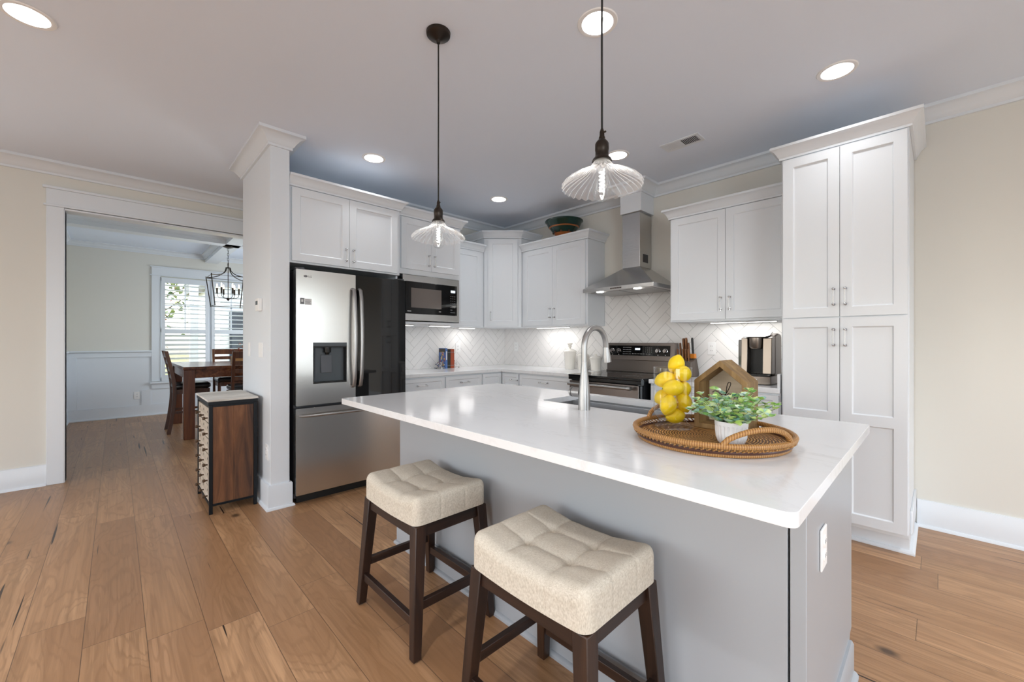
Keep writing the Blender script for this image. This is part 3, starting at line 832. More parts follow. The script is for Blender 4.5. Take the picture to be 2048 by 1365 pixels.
plate('white duplex outlet on the grey island end panel', (-.2295, 1.443, .65), RZ)
plate('white outlet on the tile above the rust-coloured book', (-4.1545, 3.065, 1.15), RZ)
plate('white outlet on the tile just right of the backsplash corner', (-3.925, 3.8645, 1.16), 0)
plate('white outlet on the tile between knife block and coffee maker', (-1.418, 3.8645, 1.168), 0)
plate('white outlet low on the dining room wainscot', (-9.0945, .245, .345), RZ)
plate('white outlet behind the apothecary chest, low on the pier', (-3.46, .8095, .41), 0)
plate('white double rocker switch on the pier below the thermostat', (-3.64, .8095, 1.165), 0, 'switch', gang=2)
plate('white single rocker switch near the far edge of the pier', (-4.02, .8095, 1.165), 0, 'switch')
t = thing('thermostat', 'small white thermostat box on the pier above the switches', 'thermostat', (-3.655, .8095, 1.515))
m = MB(); m.box(-.045, .045, -.028, 0, -.048, .048); m.build('case', M_WHITEP, t, bevel=.004)
m = MB(); m.box(-.03, .03, -.0295, -.0285, .0, .03); m.build('screen', M_GREYP, t)
# ------------------------------------------------------------------ appliances
XZ = Matrix.Rotation(R(90), 4, 'X')
def face_slab(m, loops, y_front, thick, mi=0):
    b = len(m.v); slab(m, loops, -thick, 0, mi); m.xf(b, Matrix.Translation((0, y_front, 0)) @ XZ)


# refrigerator
t = thing('refrigerator', 'stainless french-door refrigerator with a dark glass right door', 'refrigerator', (-3.33, .968, 0), RZ)
m = MB(); m.box(.004, .904, .078, .80, .03, 1.762); m.build('body', M_DGREY, t, bevel=.003)
m = MB(); m.box(.02, .888, .06, .10, .0, .068); m.build('base_grille', M_BLK, t)
m = MB()
for z0, z1 in ((.735, 1.77), (.08, .715)): m.box(.012, .896, .0605, .0775, z0, z1)
m.build('gasket', M_BLK, t)
m = MB(); face_slab(m, [rounded(0, .4525, .745, 1.777, .006), [(.121, .905), (.38, .905), (.38, 1.223), (.121, 1.223)][::-1]], 0, .06)
ld = m.build('left_door', M_SS, t, bevel=.004)
m = MB(); m.box(.121, .38, -.002, .012, 1.195, 1.223); m.build('dispenser_panel', M_GREYP, ld, bevel=.001)
m = MB(); m.box(.121, .38, .055, .0595, .905, 1.195); m.box(.121, .127, .001, .055, .905, 1.195, 1); m.box(.374, .38, .001, .055, .905, 1.195, 1); m.box(.127, .374, -.004, .055, .905, .916, 1); m.box(.127, .374, .004, .055, 1.185, 1.195, 1)
m.hexa([(.150, .050, .93), (.30, .050, .93), (.30, .055, .93), (.150, .055, .93)], [(.150, .044, 1.18), (.30, .044, 1.18), (.30, .055, 1.18), (.150, .055, 1.18)], 0)
m.build('dispenser_recess', [M_GREYP, M_BLK], ld)
m = MB(); m.cyl((.235, .028, 1.185), (.235, .028, 1.145), .030, .028, 20); m.cyl((.235, .028, 1.145), (.235, .028, 1.128), .019, .014, 16); m.build('nozzle', M_BLKGLOSS, ld)
m = MB(); m.hexa([(.19, .030, .985), (.275, .030, .985), (.275, .035, .985), (.19, .035, .985)], [(.19, .040, 1.125), (.275, .040, 1.125), (.275, .043, 1.125), (.19, .043, 1.125)]); m.build('paddle', M_DGREY, ld, bevel=.002)
m = MB(); m.lathe([(.0001, 0), (.0105, 0), (.0105, .0008), (.0001, .0008)], n=20); m.xf(0, Matrix.Translation((.067, -.0006, 1.727)) @ XZ @ Matrix.Diagonal((1.35, .8, 1, 1))); m.build('emblem', M_MARKD, ld)
text('lettering', 'LG', .021, M_MARKD, ld, (.099, -.0012, 1.726), (R(90), 0, 0))
m = MB(); m.box(.028, .058, -.0008, 0, 1.513, 1.56, 0); m.box(.060, .110, -.0008, 0, 1.511, 1.557, 1); m.box(.036, .050, -.0012, -.0008, 1.53, 1.55, 1)
for k in range(4): m.box(.064, .104 - .006 * (k % 2), -.0012, -.0008, 1.519 + k * .009, 1.522 + k * .009, 0)
m.build('sticker', [M_MARKD, M_MARK], ld)
m = MB(); face_slab(m, [rounded(.4555, .908, .745, 1.777, .006)], 0, .06); rd = m.build('right_door', M_BLACKG, t, bevel=.004)
m = MB(); face_slab(m, [rounded(0, .908, .072, .724, .006)], 0, .06); fd = m.build('freezer_drawer', M_SS, t, bevel=.004)
def bar(parent, pts, r=.0155, flat=.62):
    m = MB(); m.tube(pts, r, 14, flat=flat); return m.build('handle', M_NICK, parent)


for par, x in ((ld, .428), (rd, .482)):
    pts = [(x, -.004, .862), (x, -.028, .872), (x, -.045, .93)] + [(x, -.050 - .014 * math.sin(PI * k / 8), .98 + .07 * k) for k in range(9)] + [(x, -.045, 1.595), (x, -.028, 1.652), (x, -.004, 1.662)]
    bar(par, pts)
bar(fd, [(.030, -.004, .671), (.036, -.03, .671), (.075, -.046, .671)] + [(.12 + .0835 * k, -.050 - .012 * math.sin(PI * k / 8), .671) for k in range(9)] + [(.833, -.046, .671), (.872, -.03, .671), (.878, -.004, .671)])
for x0 in (.0, .838):
    m = MB(); m.box(x0 + .002, x0 + .068, .02, .15, 1.779, 1.793); m.build('hinge_cover', M_DGREY, t, bevel=.004)

# microwave in its trim frame
t = thing('microwave', 'built-in stainless microwave with dark glass door', 'microwave', (-3.522, 1.946, 1.432), RZ)
m = MB(); face_slab(m, [[(0, 0), (.654, 0), (.654, .437), (0, .437)], [(.028, .066), (.028, .374), (.626, .374), (.626, .066)]], 0, .018)
m.xf(0, Matrix.Translation((0, -.018, 0))); m.build('trim_frame', M_SS, t, bevel=.0015)
m = MB(); m.box(.03, .624, .002, .42, .02, .415); m.build('oven_body', M_DGREY, t)
m = MB(); m.box(.03, .624, -.024, .001, .068, .372); dr = m.build('glass_front', M_BLACKG, t, bevel=.002)
M_MWIN = mat('oven_window_mesh', '#6F6762', .12)
m = MB(); m.box(.085, .43, -.0252, -.0242, .125, .315); m.build('window', M_MWIN, dr)
m = MB(); m.box(.545, .60, -.0252, -.0242, .300, .325); m.build('display', M_DISP, dr)
m = MB()
for r_ in range(6):
    for c_ in range(3): m.box(.540 + c_ * .024, .553 + c_ * .024, -.0251, -.0242, .145 + r_ * .023, .150 + r_ * .023)
m.box(.540, .565, -.0251, -.0242, .118, .126); m.box(.54, .60, -.0251, -.0242, .092, .099)
m.build('keypad_marks', M_MARKD, dr)
m = MB(); m.box(.045, .085, -.0251, -.0242, .086, .093); m.box(.40, .425, -.0251, -.0242, .095, .100); m.build('lettering', M_MARK, dr)

# range
t = thing('range', 'dark stainless electric range with smooth black glass top', 'range', (-2.095, 3.19, 0))
m = MB(); m.box(-.378, .378, .0, .655, .06, .895); m.box(-.36, .36, .05, .64, 0, .06); m.build('body', M_BLKMET, t, bevel=.002)
m = MB(); m.box(-.381, .381, -.052, .60, .897, .918); m.build('cooktop', M_BLACKG, t, bevel=.004)
m = MB(); m.box(-.381, .381, -.050, .0, .868, .8965); m.build('front_rail', M_BLKGLOSS, t, bevel=.003)
m = MB()
for x, y, r in ((-.19, .14, .105), (.19, .14, .085), (-.19, .42, .075), (.19, .42, .105)):
    m.lathe([(r, 0), (r + .002, .0003)], (x, y, .9182), 40, closed_ends=False); m.lathe([(r * .6, 0), (r * .6 + .002, .0003)], (x, y, .9182), 40, closed_ends=False)
m.build('burner_marks', M_MARKD, t)
bgm = MB(); bgm.box(-.38, .38, .615, .655, .919, 1.045); bgm.box(-.38, .38, .598, .6145, .919, .932)
bg_ = bgm.build('backguard', M_SSD, t, bevel=.003)
m = MB(); m.hexa([(-.38, .575, 1.04), (.38, .575, 1.04), (.38, .6545, 1.04), (-.38, .6545, 1.04)], [(-.38, .592, 1.215), (.38, .592, 1.215), (.38, .6545, 1.215), (-.38, .6545, 1.215)])
cp = m.build('control_console', M_SSD, t, bevel=.004)
tilt = math.atan2(.017, .175)
KM = Matrix.Translation((0, .575, 1.04)) @ Matrix.Rotation(-tilt, 4, 'X')
m = MB(); m.box(-.335, .335, -.0035, .001, .048, .150); m.xf(0, KM); m.build('control_glass', M_BLACKG, cp, bevel=.002)
for x in (-.29, -.215, .215, .29):
    m = MB(); m.lathe([(.024, 0), (.024, .006), (.0195, .009), (.0185, .026), (.016, .029), (.0001, .029)], n=24, ripple=lambda r, z, a, i: (r * (1 + .035 * math.cos(12 * a)) if i in (2, 3) else r, z))
    m.box(-.003, .003, -.018, .018, .029, .034)
    m.xf(0, KM @ Matrix.Translation((x, -.0036, .097)) @ XZ); m.build('knob', M_CHROME, cp)
m = MB()
for r_ in range(4):
    for c_ in range(7): m.box(-.165 + c_ * .014, -.160 + c_ * .014, -.0042, -.0036, .062 + r_ * .022, .066 + r_ * .022)
for c_ in range(12): m.box(-.06 + c_ * .017, -.054 + c_ * .017, -.0042, -.0036, .064, .069)
for r_ in range(3):
    for c_ in range(4): m.box(.085 + c_ * .02, .089 + c_ * .02, -.0042, -.0036, .085 + r_ * .020, .089 + r_ * .020)
for x in (-.29, -.215, .215, .29): m.box(x - .004, x + .004, -.0042, -.0036, .055, .060)
m.xf(0, KM); m.build('control_marks', M_MARK, cp)
m = MB(); m.box(-.03, .025, -.0042, -.0036, .105, .125); m.xf(0, KM); m.build('display', M_DISP, cp)
m = MB(); m.box(-.374, .352, -.042, -.001, .22, .860); od = m.build('oven_door', M_SSD, t, bevel=.004)
m = MB(); m.box(-.27, .27, -.0435, -.0425, .36, .70); m.build('window', M_BLACKG, od)
m = MB(); m.cyl((-.345, -.092, .833), (.30, -.092, .833), .0125, .0125, 16)
for s in (-.335, .29): m.cyl((s, -.042, .833), (s, -.09, .833), .009, .011, 12); m.cyl((s - .017, -.092, .833), (s + .017, -.092, .833), .016, .016, 16)
m.build('handle', M_NICK, od)
m = MB(); m.box(-.374, .352, -.038, -.001, .07, .205); m.build('storage_drawer', M_SSD, t, bevel=.003)
m = MB(); m.cyl((.368, -.026, .10), (.368, -.026, .855), .010, .010, 12); m.rbox(.366, -.027, .885, .021, .020, .026, .008, 3); m.build('corner_post', M_GREYP, t)

# hood
t = thing('range_hood', 'stainless chimney range hood above the range', 'range hood', (-2.093, 3.866, 1.715))
m = MB(); hw = .375
m.hexa([(-hw, -.505, 0), (hw, -.505, 0), (hw, 0, 0), (-hw, 0, 0)], [(-hw, -.505, .034), (hw, -.505, .034), (hw, 0, .034), (-hw, 0, .034)])
b = m.hexa([(-hw, -.505, .034), (hw, -.505, .034), (hw, 0, .034), (-hw, 0, .034)], [(-.097, -.232, .238), (.097, -.232, .238), (.097, 0, .238), (-.097, 0, .238)])
cn = m.build('canopy', M_SSV, t, bevel=.001)
m = MB(); m.box(-.095, .095, -.230, 0, .240, .772); ch = m.build('chimney', M_SSV, t, bevel=.002)
m = MB(); m.box(.0952, .0962, -.17, -.07, .29, .37)
for k in range(8): m.box(.0962, .0966, -.165, -.075, .295 + k * .0095, .299 + k * .0095, 1)
m.build('vent_grille', [M_DGREY, M_BLK], ch)
m = MB(); m.box(-.33, .33, -.44, -.05, -.003, -.0005, 0); m.box(-.004, .004, -.44, -.05, -.0045, -.003, 1); m.build('filter', [M_NICK, M_DGREY], cn)
for x in (-.20, .20):
    m = MB(); m.lathe([(.0001, -.006), (.034, -.006), (.036, -.0035), (.0001, -.0032)], (x, -.465, 0), 24); m.build('lamp', M_LED, cn)
m = MB(); m.box(-.06, .06, -.5065, -.5055, .010, .022, 0)
for k in range(5): m.cyl((-.05 + k * .025, -.5065, .016), (-.05 + k * .025, -.509, .016), .004, .004, 10, 1)
m.build('button_strip', [M_SSD, M_BLK], cn)

# recessed lights
def can(x, y, label, power):
    t = thing('recessed_light', label, 'ceiling light', (x, y, CZ), 0, 'recessed ceiling lights')
    m = MB(); m.lathe([(.075, .0), (.074, -.004), (.080, -.0065), (.092, -.005), (.0955, -.0005)], n=40, closed_ends=False); m.build('trim_ring', M_WHITEP, t)
    m = MB(); m.lathe([(.075, .0005), (.062, .05), (.055, .062)], n=40, closed_ends=False); m.build('baffle', M_WHITEP, t)
    m = MB(); m.lathe([(.0001, .060), (.0555, .060), (.0555, .064), (.0001, .064)], n=32); m.build('lens', M_LED, t)
    d = area('can_lamp', (0, 0, .057), (0, 0, 0), .10, .10, power, (.97, .985, 1.0), t, 'DISK', 125 if power < 5 else 105)
    return t


for (x, y), lb in zip(CANS, ['lit recessed ceiling light half hidden by the nearer pendant cord', 'lit recessed ceiling light in front of the pantry cabinet', 'lit recessed ceiling light in front of the refrigerator cabinet',
                             'lit recessed ceiling light nearest the corner cabinet', 'lit recessed ceiling light behind the nearer pendant socket', 'lit recessed ceiling light over the open floor before the dining opening',
                             'added unseen recessed light over the bare floor past the pantry', 'added unseen recessed light over the floor beyond the island end', 'added unseen recessed light above the spot in front of the stools',
                             'added unseen recessed light in the seating area toward the dining opening', 'added unseen recessed light in the seating area away from the dining opening']): can(x, y, lb, CAN_POWER if 'past' not in lb and 'beyond' not in lb and 'seating' not in lb and 'spot' not in lb else CAN_POWER_ADDED)
# under-cabinet lights
def strip(x, y, rz, L, label):
    t = thing('under_cabinet_light', label, 'light', (x, y, 1.3985), rz, 'under-cabinet light bars')
    m = MB(); m.box(-L / 2, L / 2, -.014, .014, -.010, 0); m.build('housing', M_WHITEP, t)
    m = MB(); m.box(-L / 2 + .008, L / 2 - .008, -.010, .010, -.0125, -.0103); m.build('lens', M_STRIPE, t)
    area('strip_lamp', (0, 0, -.016), (0, 0, 0), L * .9, .02, STRIP_POWER * L / .3, (1, .98, .965), t)


strip(-3.62, 2.02, RZ, .22, 'lit bar light under the microwave cabinet, nearer the refrigerator')
strip(-3.62, 2.44, RZ, .26, 'lit bar light under the microwave cabinet, farther from the refrigerator')
strip(-3.99, 3.08, RZ, .24, 'lit bar light under the narrow cabinet near the corner')
strip(-3.15, 3.70, 0, .5, 'lit bar light under the cabinet left of the hood')
strip(-1.12, 3.70, 0, .5, 'lit bar light under the cabinet above the coffee maker')

# pendants
def pendant(x, y, label):
    t = thing('pendant_light', label, 'pendant light', (x, y, CZ), 0, 'glass pendants over the island')
    z = lambda a: a - CZ
    m = MB(); m.lathe([(.0001, -.055), (.008, -.054), (.012, -.04), (.03, -.028), (.052, -.02), (.058, -.014), (.060, -.0005)], n=36); m.build('canopy', M_BRONZE, t)
    m = MB(); m.tube([(0, 0, -.055), (.001, 0, -.3), (-.0012, .001, -.55), (0, 0, z(1.93))], .0036, 10); m.build('cord', M_BLK, t)
    m = MB(); m.lathe([(.0045, z(1.935)), (.0075, z(1.925)), (.008, z(1.912)), (.0105, z(1.906)), (.0105, z(1.901)), (.018, z(1.893)), (.0225, z(1.885)), (.0225, z(1.865)), (.0215, z(1.862)), (.0215, z(1.848)), (.0235, z(1.842)), (.031, z(1.834)), (.033, z(1.827)), (.0005, z(1.827))], n=28)
    m.cyl((.006, 0, z(1.922)), (.015, 0, z(1.922)), .003, .003, 8); m.build('socket', M_BRONZE, t)
    prof = [(.027, z(1.8262)), (.031, z(1.820)), (.039, z(1.808)), (.052, z(1.797)), (.069, z(1.788)), (.086, z(1.780)), (.104, z(1.770)), (.118, z(1.761)), (.128, z(1.751)), (.131, z(1.744))]
    N = 30
    def rip(r, zz, a, i):
        k = min(1.0, i / 5.0); return r * (1 + .016 * k * math.cos(N * a)), zz + .0040 * k * math.cos(N * a)
    m = MB(); m.lathe(prof, n=240, ripple=rip, closed_ends=False); sh = m.build('glass_shade', M_SHADE, t, angle=60)
    m = MB(); m.lathe([(.0125, z(1.826)), (.0135, z(1.81)), (.018, z(1.79)), (.0255, z(1.765)), (.030, z(1.742)), (.0305, z(1.728)), (.027, z(1.712)), (.018, z(1.701)), (.006, z(1.697)), (.0001, z(1.6965))], n=28); m.build('bulb', M_GLASS, t)
    pts = [(.0075 * math.cos(a), .0075 * math.sin(a), z(1.800) - .0125 * a / (2 * PI)) for a in [2 * PI * k / 10 for k in range(0, 61)]]
    m = MB(); m.tube(pts, .0019, 6); m.build('filament', M_FILA, t)
    return t


pendant(-1.727, 1.155, 'ribbed clear glass pendant farther along the island, near the refrigerator')
pendant(-.771, 1.155, 'ribbed clear glass pendant nearer the pantry, above the fruit vase')
t = thing('ceiling_vent', 'white louvred ceiling vent in front of the hood', 'vent', (-1.376, 3.152, CZ))
m = MB(); slab(m, [[(-.148, -.077), (.148, -.077), (.148, .077), (-.148, .077)], [(-.122, -.050), (-.122, .050), (.122, .050), (.122, -.050)]], -.006, -.0005); m.build('frame', M_TRIM, t, bevel=.002)
m = MB(); m.box(-.122, .122, -.05, .05, -.0012, -.0004); m.build('backing', M_BLK, t)
m = MB()
for k in range(20):
    x = -.116 + k * .0122; s = 1 if k < 10 else -1
    if k == 10: m.box(-.004, .003, -.05, .05, -.006, -.0014)
    m.hexa([(x - .004 * s - .0008, -.05, -.0065), (x - .004 * s + .0008, -.05, -.0065), (x - .004 * s + .0008, .05, -.0065), (x - .004 * s - .0008, .05, -.0065)],
           [(x + .004 * s - .0008, -.05, -.0014), (x + .004 * s + .0008, -.05, -.0014), (x + .004 * s + .0008, .05, -.0014), (x + .004 * s - .0008, .05, -.0014)])
m.build('slats', M_TRIM, t)
# ------------------------------------------------------------------ counter stools
def stool(x, y, label):
    t = thing('counter_stool', label, 'stool', (x, y, 0), 0, 'backless upholstered counter stools')
    hx, hy, hz, zc = .232, .182, .052, .552
    m = MB(); m.rbox(0, 0, zc - .022, hx, hy, hz + .022, .034, 6, 0, (96, 76, 12)); m.v = [(a, b, max(c, .5)) for a, b, c in m.v]
    gx, gy = .085, .062; out = []
    for (a, b, c) in m.v:
        w = max(0.0, min(1.0, (c - zc + .01) / hz)); dz = (.030 * (a / hx) ** 2 - .012) * (.35 + .65 * w)
        nz = 0
        for g in (-gx, gx): q = (a - g); nz += .0060 * math.exp(-(q / .024) ** 2) + .0036 * math.exp(-(q / .0042) ** 2)
        for g in (-gy, gy): q = (b - g); nz += .0060 * math.exp(-(q / .024) ** 2) + .0036 * math.exp(-(q / .0042) ** 2)
        for g in (-gx, gx):
            for h in (-gy, gy): nz += .008 * math.exp(-((a - g) ** 2 + (b - h) ** 2) / .022 ** 2)
        fade = max(0.0, 1 - (abs(a) / hx) ** 4) * max(0.0, 1 - (abs(b) / hy) ** 4)
        puff = .007 * (1 - (a / hx) ** 2) * (1 - (b / hy) ** 2)
        c2 = c + dz + w * (puff - nz * fade)
        if w < .98 and c > zc - hz + .004:   # seams carried down the sides
            s = sum(.0022 * math.exp(-((a - g) / .005) ** 2) for g in (-gx, gx)); b = b - math.copysign(s, b) if abs(b) > hy - .03 else b
            s = sum(.0022 * math.exp(-((b - g) / .005) ** 2) for g in (-gy, gy)); a = a - math.copysign(s, a) if abs(a) > hx - .03 else a
        out.append((a, b, c2))
    m.v = out; m.build('cushion', M_LINEN, t, angle=80)
    tops, bots = (.205, .155), (.243, .190)
    for sx in (-1, 1):
        for sy in (-1, 1):
            def q(cx, cy, h, z): return [(sx * cx - h, sy * cy - h, z), (sx * cx + h, sy * cy - h, z), (sx * cx + h, sy * cy + h, z), (sx * cx - h, sy * cy + h, z)]
            m = MB(); m.hexa(q(*bots, .0175, .004), q(*tops, .0245, .503)); lg = m.build('leg', M_DARKWOOD, t, bevel=.003)
            m = MB(); m.cyl((sx * bots[0], sy * bots[1], 0), (sx * bots[0], sy * bots[1], .0045), .012, .012, 12); m.build('glide', M_GREYP, lg)
    for s in (-1, 1):
        # saddle aprons under the cushion, dipped like it
        n = 12; m = MB(); vs = []
        for i in range(n + 1):
            a = -.185 + .37 * i / n; dz = (.030 * (a / hx) ** 2 - .012) * .35
            for yy in (s * .172, s * .150): vs += [(a, yy, .452), (a, yy, .500 + dz)]
        fs = []
        for i in range(n):
            k = i * 4; fs += [(k, k + 4, k + 5, k + 1), (k + 2, k + 3, k + 7, k + 6), (k + 1, k + 5, k + 7, k + 3), (k, k + 2, k + 6, k + 4)]
        fs += [(0, 1, 3, 2), (n * 4, n * 4 + 2, n * 4 + 3, n * 4 + 1)]
        m.add(vs, fs); m.build('apron', M_DARKWOODX, t, bevel=.002)
        m = MB(); m.box(s * .2075 - .011, s * .2075 + .011, -.135, .135, .452, .499); m.build('apron', M_DARKWOODY, t, bevel=.002)
        m = MB(); yb = s * .1795; m.box(-.215, .215, yb - .011, yb + .011, .115, .150); m.build('stretcher', M_DARKWOODX, t, bevel=.002)
        m = MB(); xb = s * .2285; m.box(xb - .011, xb + .011, -.160, .160, .178, .213); m.build('stretcher', M_DARKWOODY, t, bevel=.002)
    return t


stool_one = stool(-1.645, 1.022, 'beige tufted counter stool nearer the refrigerator')
dup(stool_one, (-.828, 1.012, 0), 0, 'beige tufted counter stool nearest the camera, below the tray end of the island')

# ------------------------------------------------------------------ tray and what stands on it
TC = (-.518, 1.392); CT = .914
t = thing('serving_tray', 'round woven rattan tray with two arched handles', 'tray', (*TC, CT))
m = MB(); m.lathe([(.0001, .008), (.219, .008), (.219, .0135), (.0001, .0135)], n=72); m.build('woven_base', M_RATTAN, t)
ringp = lambda r, z, n=72: [(r * math.cos(2 * PI * k / n), r * math.sin(2 * PI * k / n), z) for k in range(n)]
m = MB(); m.tube(ringp(.232, .034), .0082, 10, closed=True); m.build('rim', M_WRAP, t)
m = MB(); m.tube(ringp(.219, .0058), .0055, 8, closed=True); m.build('foot_ring', M_WRAP, t)
M_BAND = mat('dark_cane_band', '#4A2A20', .3)
m = MB(); m.tube(ringp(.223, .0145), .0052, 8, closed=True); m.build('cane_band', M_BAND, t)
m = MB()
for k in range(96):
    a = 2 * PI * k / 96; a2 = a + .035
    m.tube([(.2255 * math.cos(a), .2255 * math.sin(a), .0185), (.2345 * math.cos(a2), .2345 * math.sin(a2), .024), (.231 * math.cos(a2), .231 * math.sin(a2), .029)], .0026, 6)
m.build('lattice', M_WRAP, t)
for a0, a1 in ((-62, -8), (118, 172)):
    pts = []
    for k in range(15):
        f = k / 14; a = R(a0 + (a1 - a0) * f); h = math.sin(PI * f) ** .62
        pts.append(((.232 + .006 * h) * math.cos(a), (.232 + .006 * h) * math.sin(a), .036 + .046 * h))
    m = MB(); m.tube(pts, .0078, 12); m.build('handle', M_WRAP, t)
TZ = CT + .0138
# vase
VC = (-.661, 1.435)
t = thing('glass_vase', 'clear footed glass cylinder vase filled with yellow lemons', 'vase', (*VC, TZ))
m = MB(); m.lathe([(.0645, .2115), (.0645, .06), (.0630, .046), (.054, .036), (.049, .031), (.046, .024)], n=56, closed_ends=False); m.tube(ringp(.0645, .212, 56), .0013, 6, closed=True); m.build('cylinder', M_GLASS, t)
m = MB(); m.lathe([(.046, .024), (.050, .019), (.062, .011), (.0665, .005), (.066, .0005), (.0001, .0005)], n=56, closed_ends=False); m.lathe([(.0001, .026), (.045, .026)], n=56, closed_ends=False); m.build('foot', M_GLASS, t)
LEM = [('a', -.664, 1.472, 1.148, (20, 10, 40), 'yellow lemon at the very top of the heap, above the vase rim'),
       ('b', -.630, 1.449, 1.119, (80, 20, 10), 'yellow lemon just under the topmost, on the side of the house sign'),
       ('c', -.686, 1.430, 1.095, (10, 70, 30), 'yellow lemon near the rim on the sink side of the vase'),
       ('d', -.645, 1.408, 1.071, (0, 86, 46), 'yellow lemon lying sideways at mid height, front of the vase'),
       ('e', -.637, 1.462, 1.062, (40, 40, 0), 'yellow lemon half hidden behind the sideways one'),
       ('f', -.696, 1.440, 1.030, (60, 10, 80), 'yellow lemon mostly hidden at the back, sink side of the vase'),
       ('g', -.659, 1.397, 1.010, (5, 12, 30), 'yellow lemon low in front, second layer from the bottom'),
       ('h', -.632, 1.458, 1.016, (20, -14, 0), 'yellow lemon low in the vase next to the house sign'),
       ('i', -.655, 1.442, .9685, (0, 90, 60), 'yellow lemon at the very bottom of the vase')]
mb_l = MB(); prof = []
for k in range(17):
    a = PI * k / 16; r = .0285 * math.sin(a) ** .92; zz = -.0345 * math.cos(a)
    zz += -.0045 * max(0, math.cos(a)) ** 14 + .006 * max(0, -math.cos(a)) ** 14
    prof.append((max(r, .0003), zz))
mb_l.lathe(prof, n=28, ripple=lambda r, z, a, i: (r * (1 + .012 * math.cos(3 * a + i)), z))
mb_s = MB(); mb_s.lathe([(.0001, -.0405), (.0028, -.040), (.0035, -.0375)], n=8)
first = None
for nm, x, y, z, rot, lb in LEM:
    if first is None:
        first = t = thing('lemon', lb, 'lemon', (x, y, z), 0, 'lemons in the glass vase')
        mb_l.build('peel', M_LEMON, t, angle=80); mb_s.build('stem_end', M_LEMONTIP, t)
    else: t = dup(first, (x, y, z), 0, lb)
    t.rotation_euler = tuple(R(q) for q in rot)
# house-shaped sign
t = thing('house_sign', 'house-shaped wooden box sign with a pale back board and black script', 'sign', (-.522, 1.492, TZ))
W2, EV, PK, DP, TH = .086, .168, .240, .118, .0165
outer = [(-W2, 0), (W2, 0), (W2, EV), (0, PK), (-W2, EV)]
dx = TH; sl = math.hypot(W2, PK - EV) / W2
inner = [(-W2 + dx, TH), (W2 - dx, TH), (W2 - dx, EV - TH * .45), (0, PK - TH * sl), (-W2 + dx, EV - TH * .45)]
n = 5; m = MB()
for yy in (0, DP):
    m.add([(p[0], yy, p[1]) for p in outer] + [(p[0], yy, p[1]) for p in inner], [(i, (i + 1) % n, n + (i + 1) % n, n + i) for i in range(n)])
for lp in (outer, inner): m.add([(p[0], 0, p[1]) for p in lp] + [(p[0], DP, p[1]) for p in lp], [(i, (i + 1) % n, n + (i + 1) % n, n + i) for i in range(n)])
m.build('frame', M_HOUSEWOOD, t, bevel=.0012)
m = MB(); m.prism([(p[0] * .995, p[1]) for p in inner], DP - .022, DP - .014, 'xz'); bb = m.build('back_board', M_HOUSEBACK, t)


def catmull(P, n=8):
    P = [Vector(p) for p in P]; out = []
    for i in range(len(P) - 1):
        p0, p1, p2, p3 = P[max(i - 1, 0)], P[i], P[i + 1], P[min(i + 2, len(P) - 1)]
        for k in range(n):
            s = k / n; out.append(.5 * ((2 * p1) + (p2 - p0) * s + (2 * p0 - 5 * p1 + 4 * p2 - p3) * s * s + (3 * p1 - p0 - 3 * p2 + p3) * s ** 3))
    return out + [P[-1]]


ys = DP - .0225
word = [[(-.058, .118), (-.050, .124), (-.038, .121), (-.026, .112), (-.014, .113), (-.004, .130), (.004, .150), (.003, .158), (-.004, .156), (-.009, .138), (-.011, .112), (-.010, .104), (-.004, .117), (.002, .119), (.004, .108), (.008, .104)],
        [(.008, .104), (.014, .110), (.018, .117), (.012, .117), (.011, .107), (.017, .104), (.021, .112), (.024, .116)],
        [(.024, .116), (.026, .104), (.030, .116), (.034, .115), (.035, .104), (.039, .116), (.043, .115), (.044, .105), (.048, .106)],
        [(.048, .106), (.055, .113), (.052, .118), (.048, .110), (.053, .104), (.062, .108)]]
m = MB()
for st in word: m.tube(catmull([(a, ys, b) for a, b in st]), .0013, 6)
m.build('script_word', M_SCRIPT, bb)
# plant in ribbed pot
t = thing('potted_plant', 'small leafy green plant in a white ribbed pot on the tray', 'plant', (-.428, 1.318, TZ))
m = MB(); N = 22
def flute(r, z, a, i): return (r - (.0026 * (.5 + .5 * math.cos(N * a)) ** 3 if 1 <= i <= 4 else 0), z)
m.lathe([(.030, .0005), (.0365, .008), (.0415, .022), (.0435, .040), (.0440, .056), (.0446, .058), (.0446, .070), (.0420, .0705), (.0405, .066), (.0400, .056)], n=176, ripple=flute, closed_ends=False)
m.lathe([(.0001, .0005), (.030, .0005)], n=176, closed_ends=False)
m.build('pot', M_POT, t, angle=50)
m = MB(); m.lathe([(.0001, .062), (.0405, .060)], n=28, closed_ends=False, ripple=lambda r, z, a, i: (r, z + .003 * math.sin(5 * a + 9 * r))); m.build('moss', M_SOIL, t)
rnd = random.Random(5); ms = MB(); ml = MB()


def leaf(mb, p, d, up, L, Wd, curl=.25, k=4):
    d = d.normalized(); s = d.cross(up).normalized() if d.cross(up).length > 1e-4 else Vector((1, 0, 0)); u = s.cross(d).normalized(); vs = []; fs = []
    for i in range(k + 1):
        f = i / k; w = Wd * max(.05, math.sin(PI * (.12 + .80 * f)) ** .7) if i < k else 0
        c = p + d * (L * f) + u * (-curl * L * f * f)
        if i == k: vs.append(c)
        else: vs += [c - s * w + u * (.18 * w), c - u * .0, c + s * w + u * (.18 * w)]
    for i in range(k - 1): a = i * 3; fs += [(a, a + 1, a + 4, a + 3), (a + 1, a + 2, a + 5, a + 4)]
    a = (k - 1) * 3; fs += [(a, a + 1, a + 3), (a + 1, a + 2, a + 3)]
    mb.add(vs, fs)


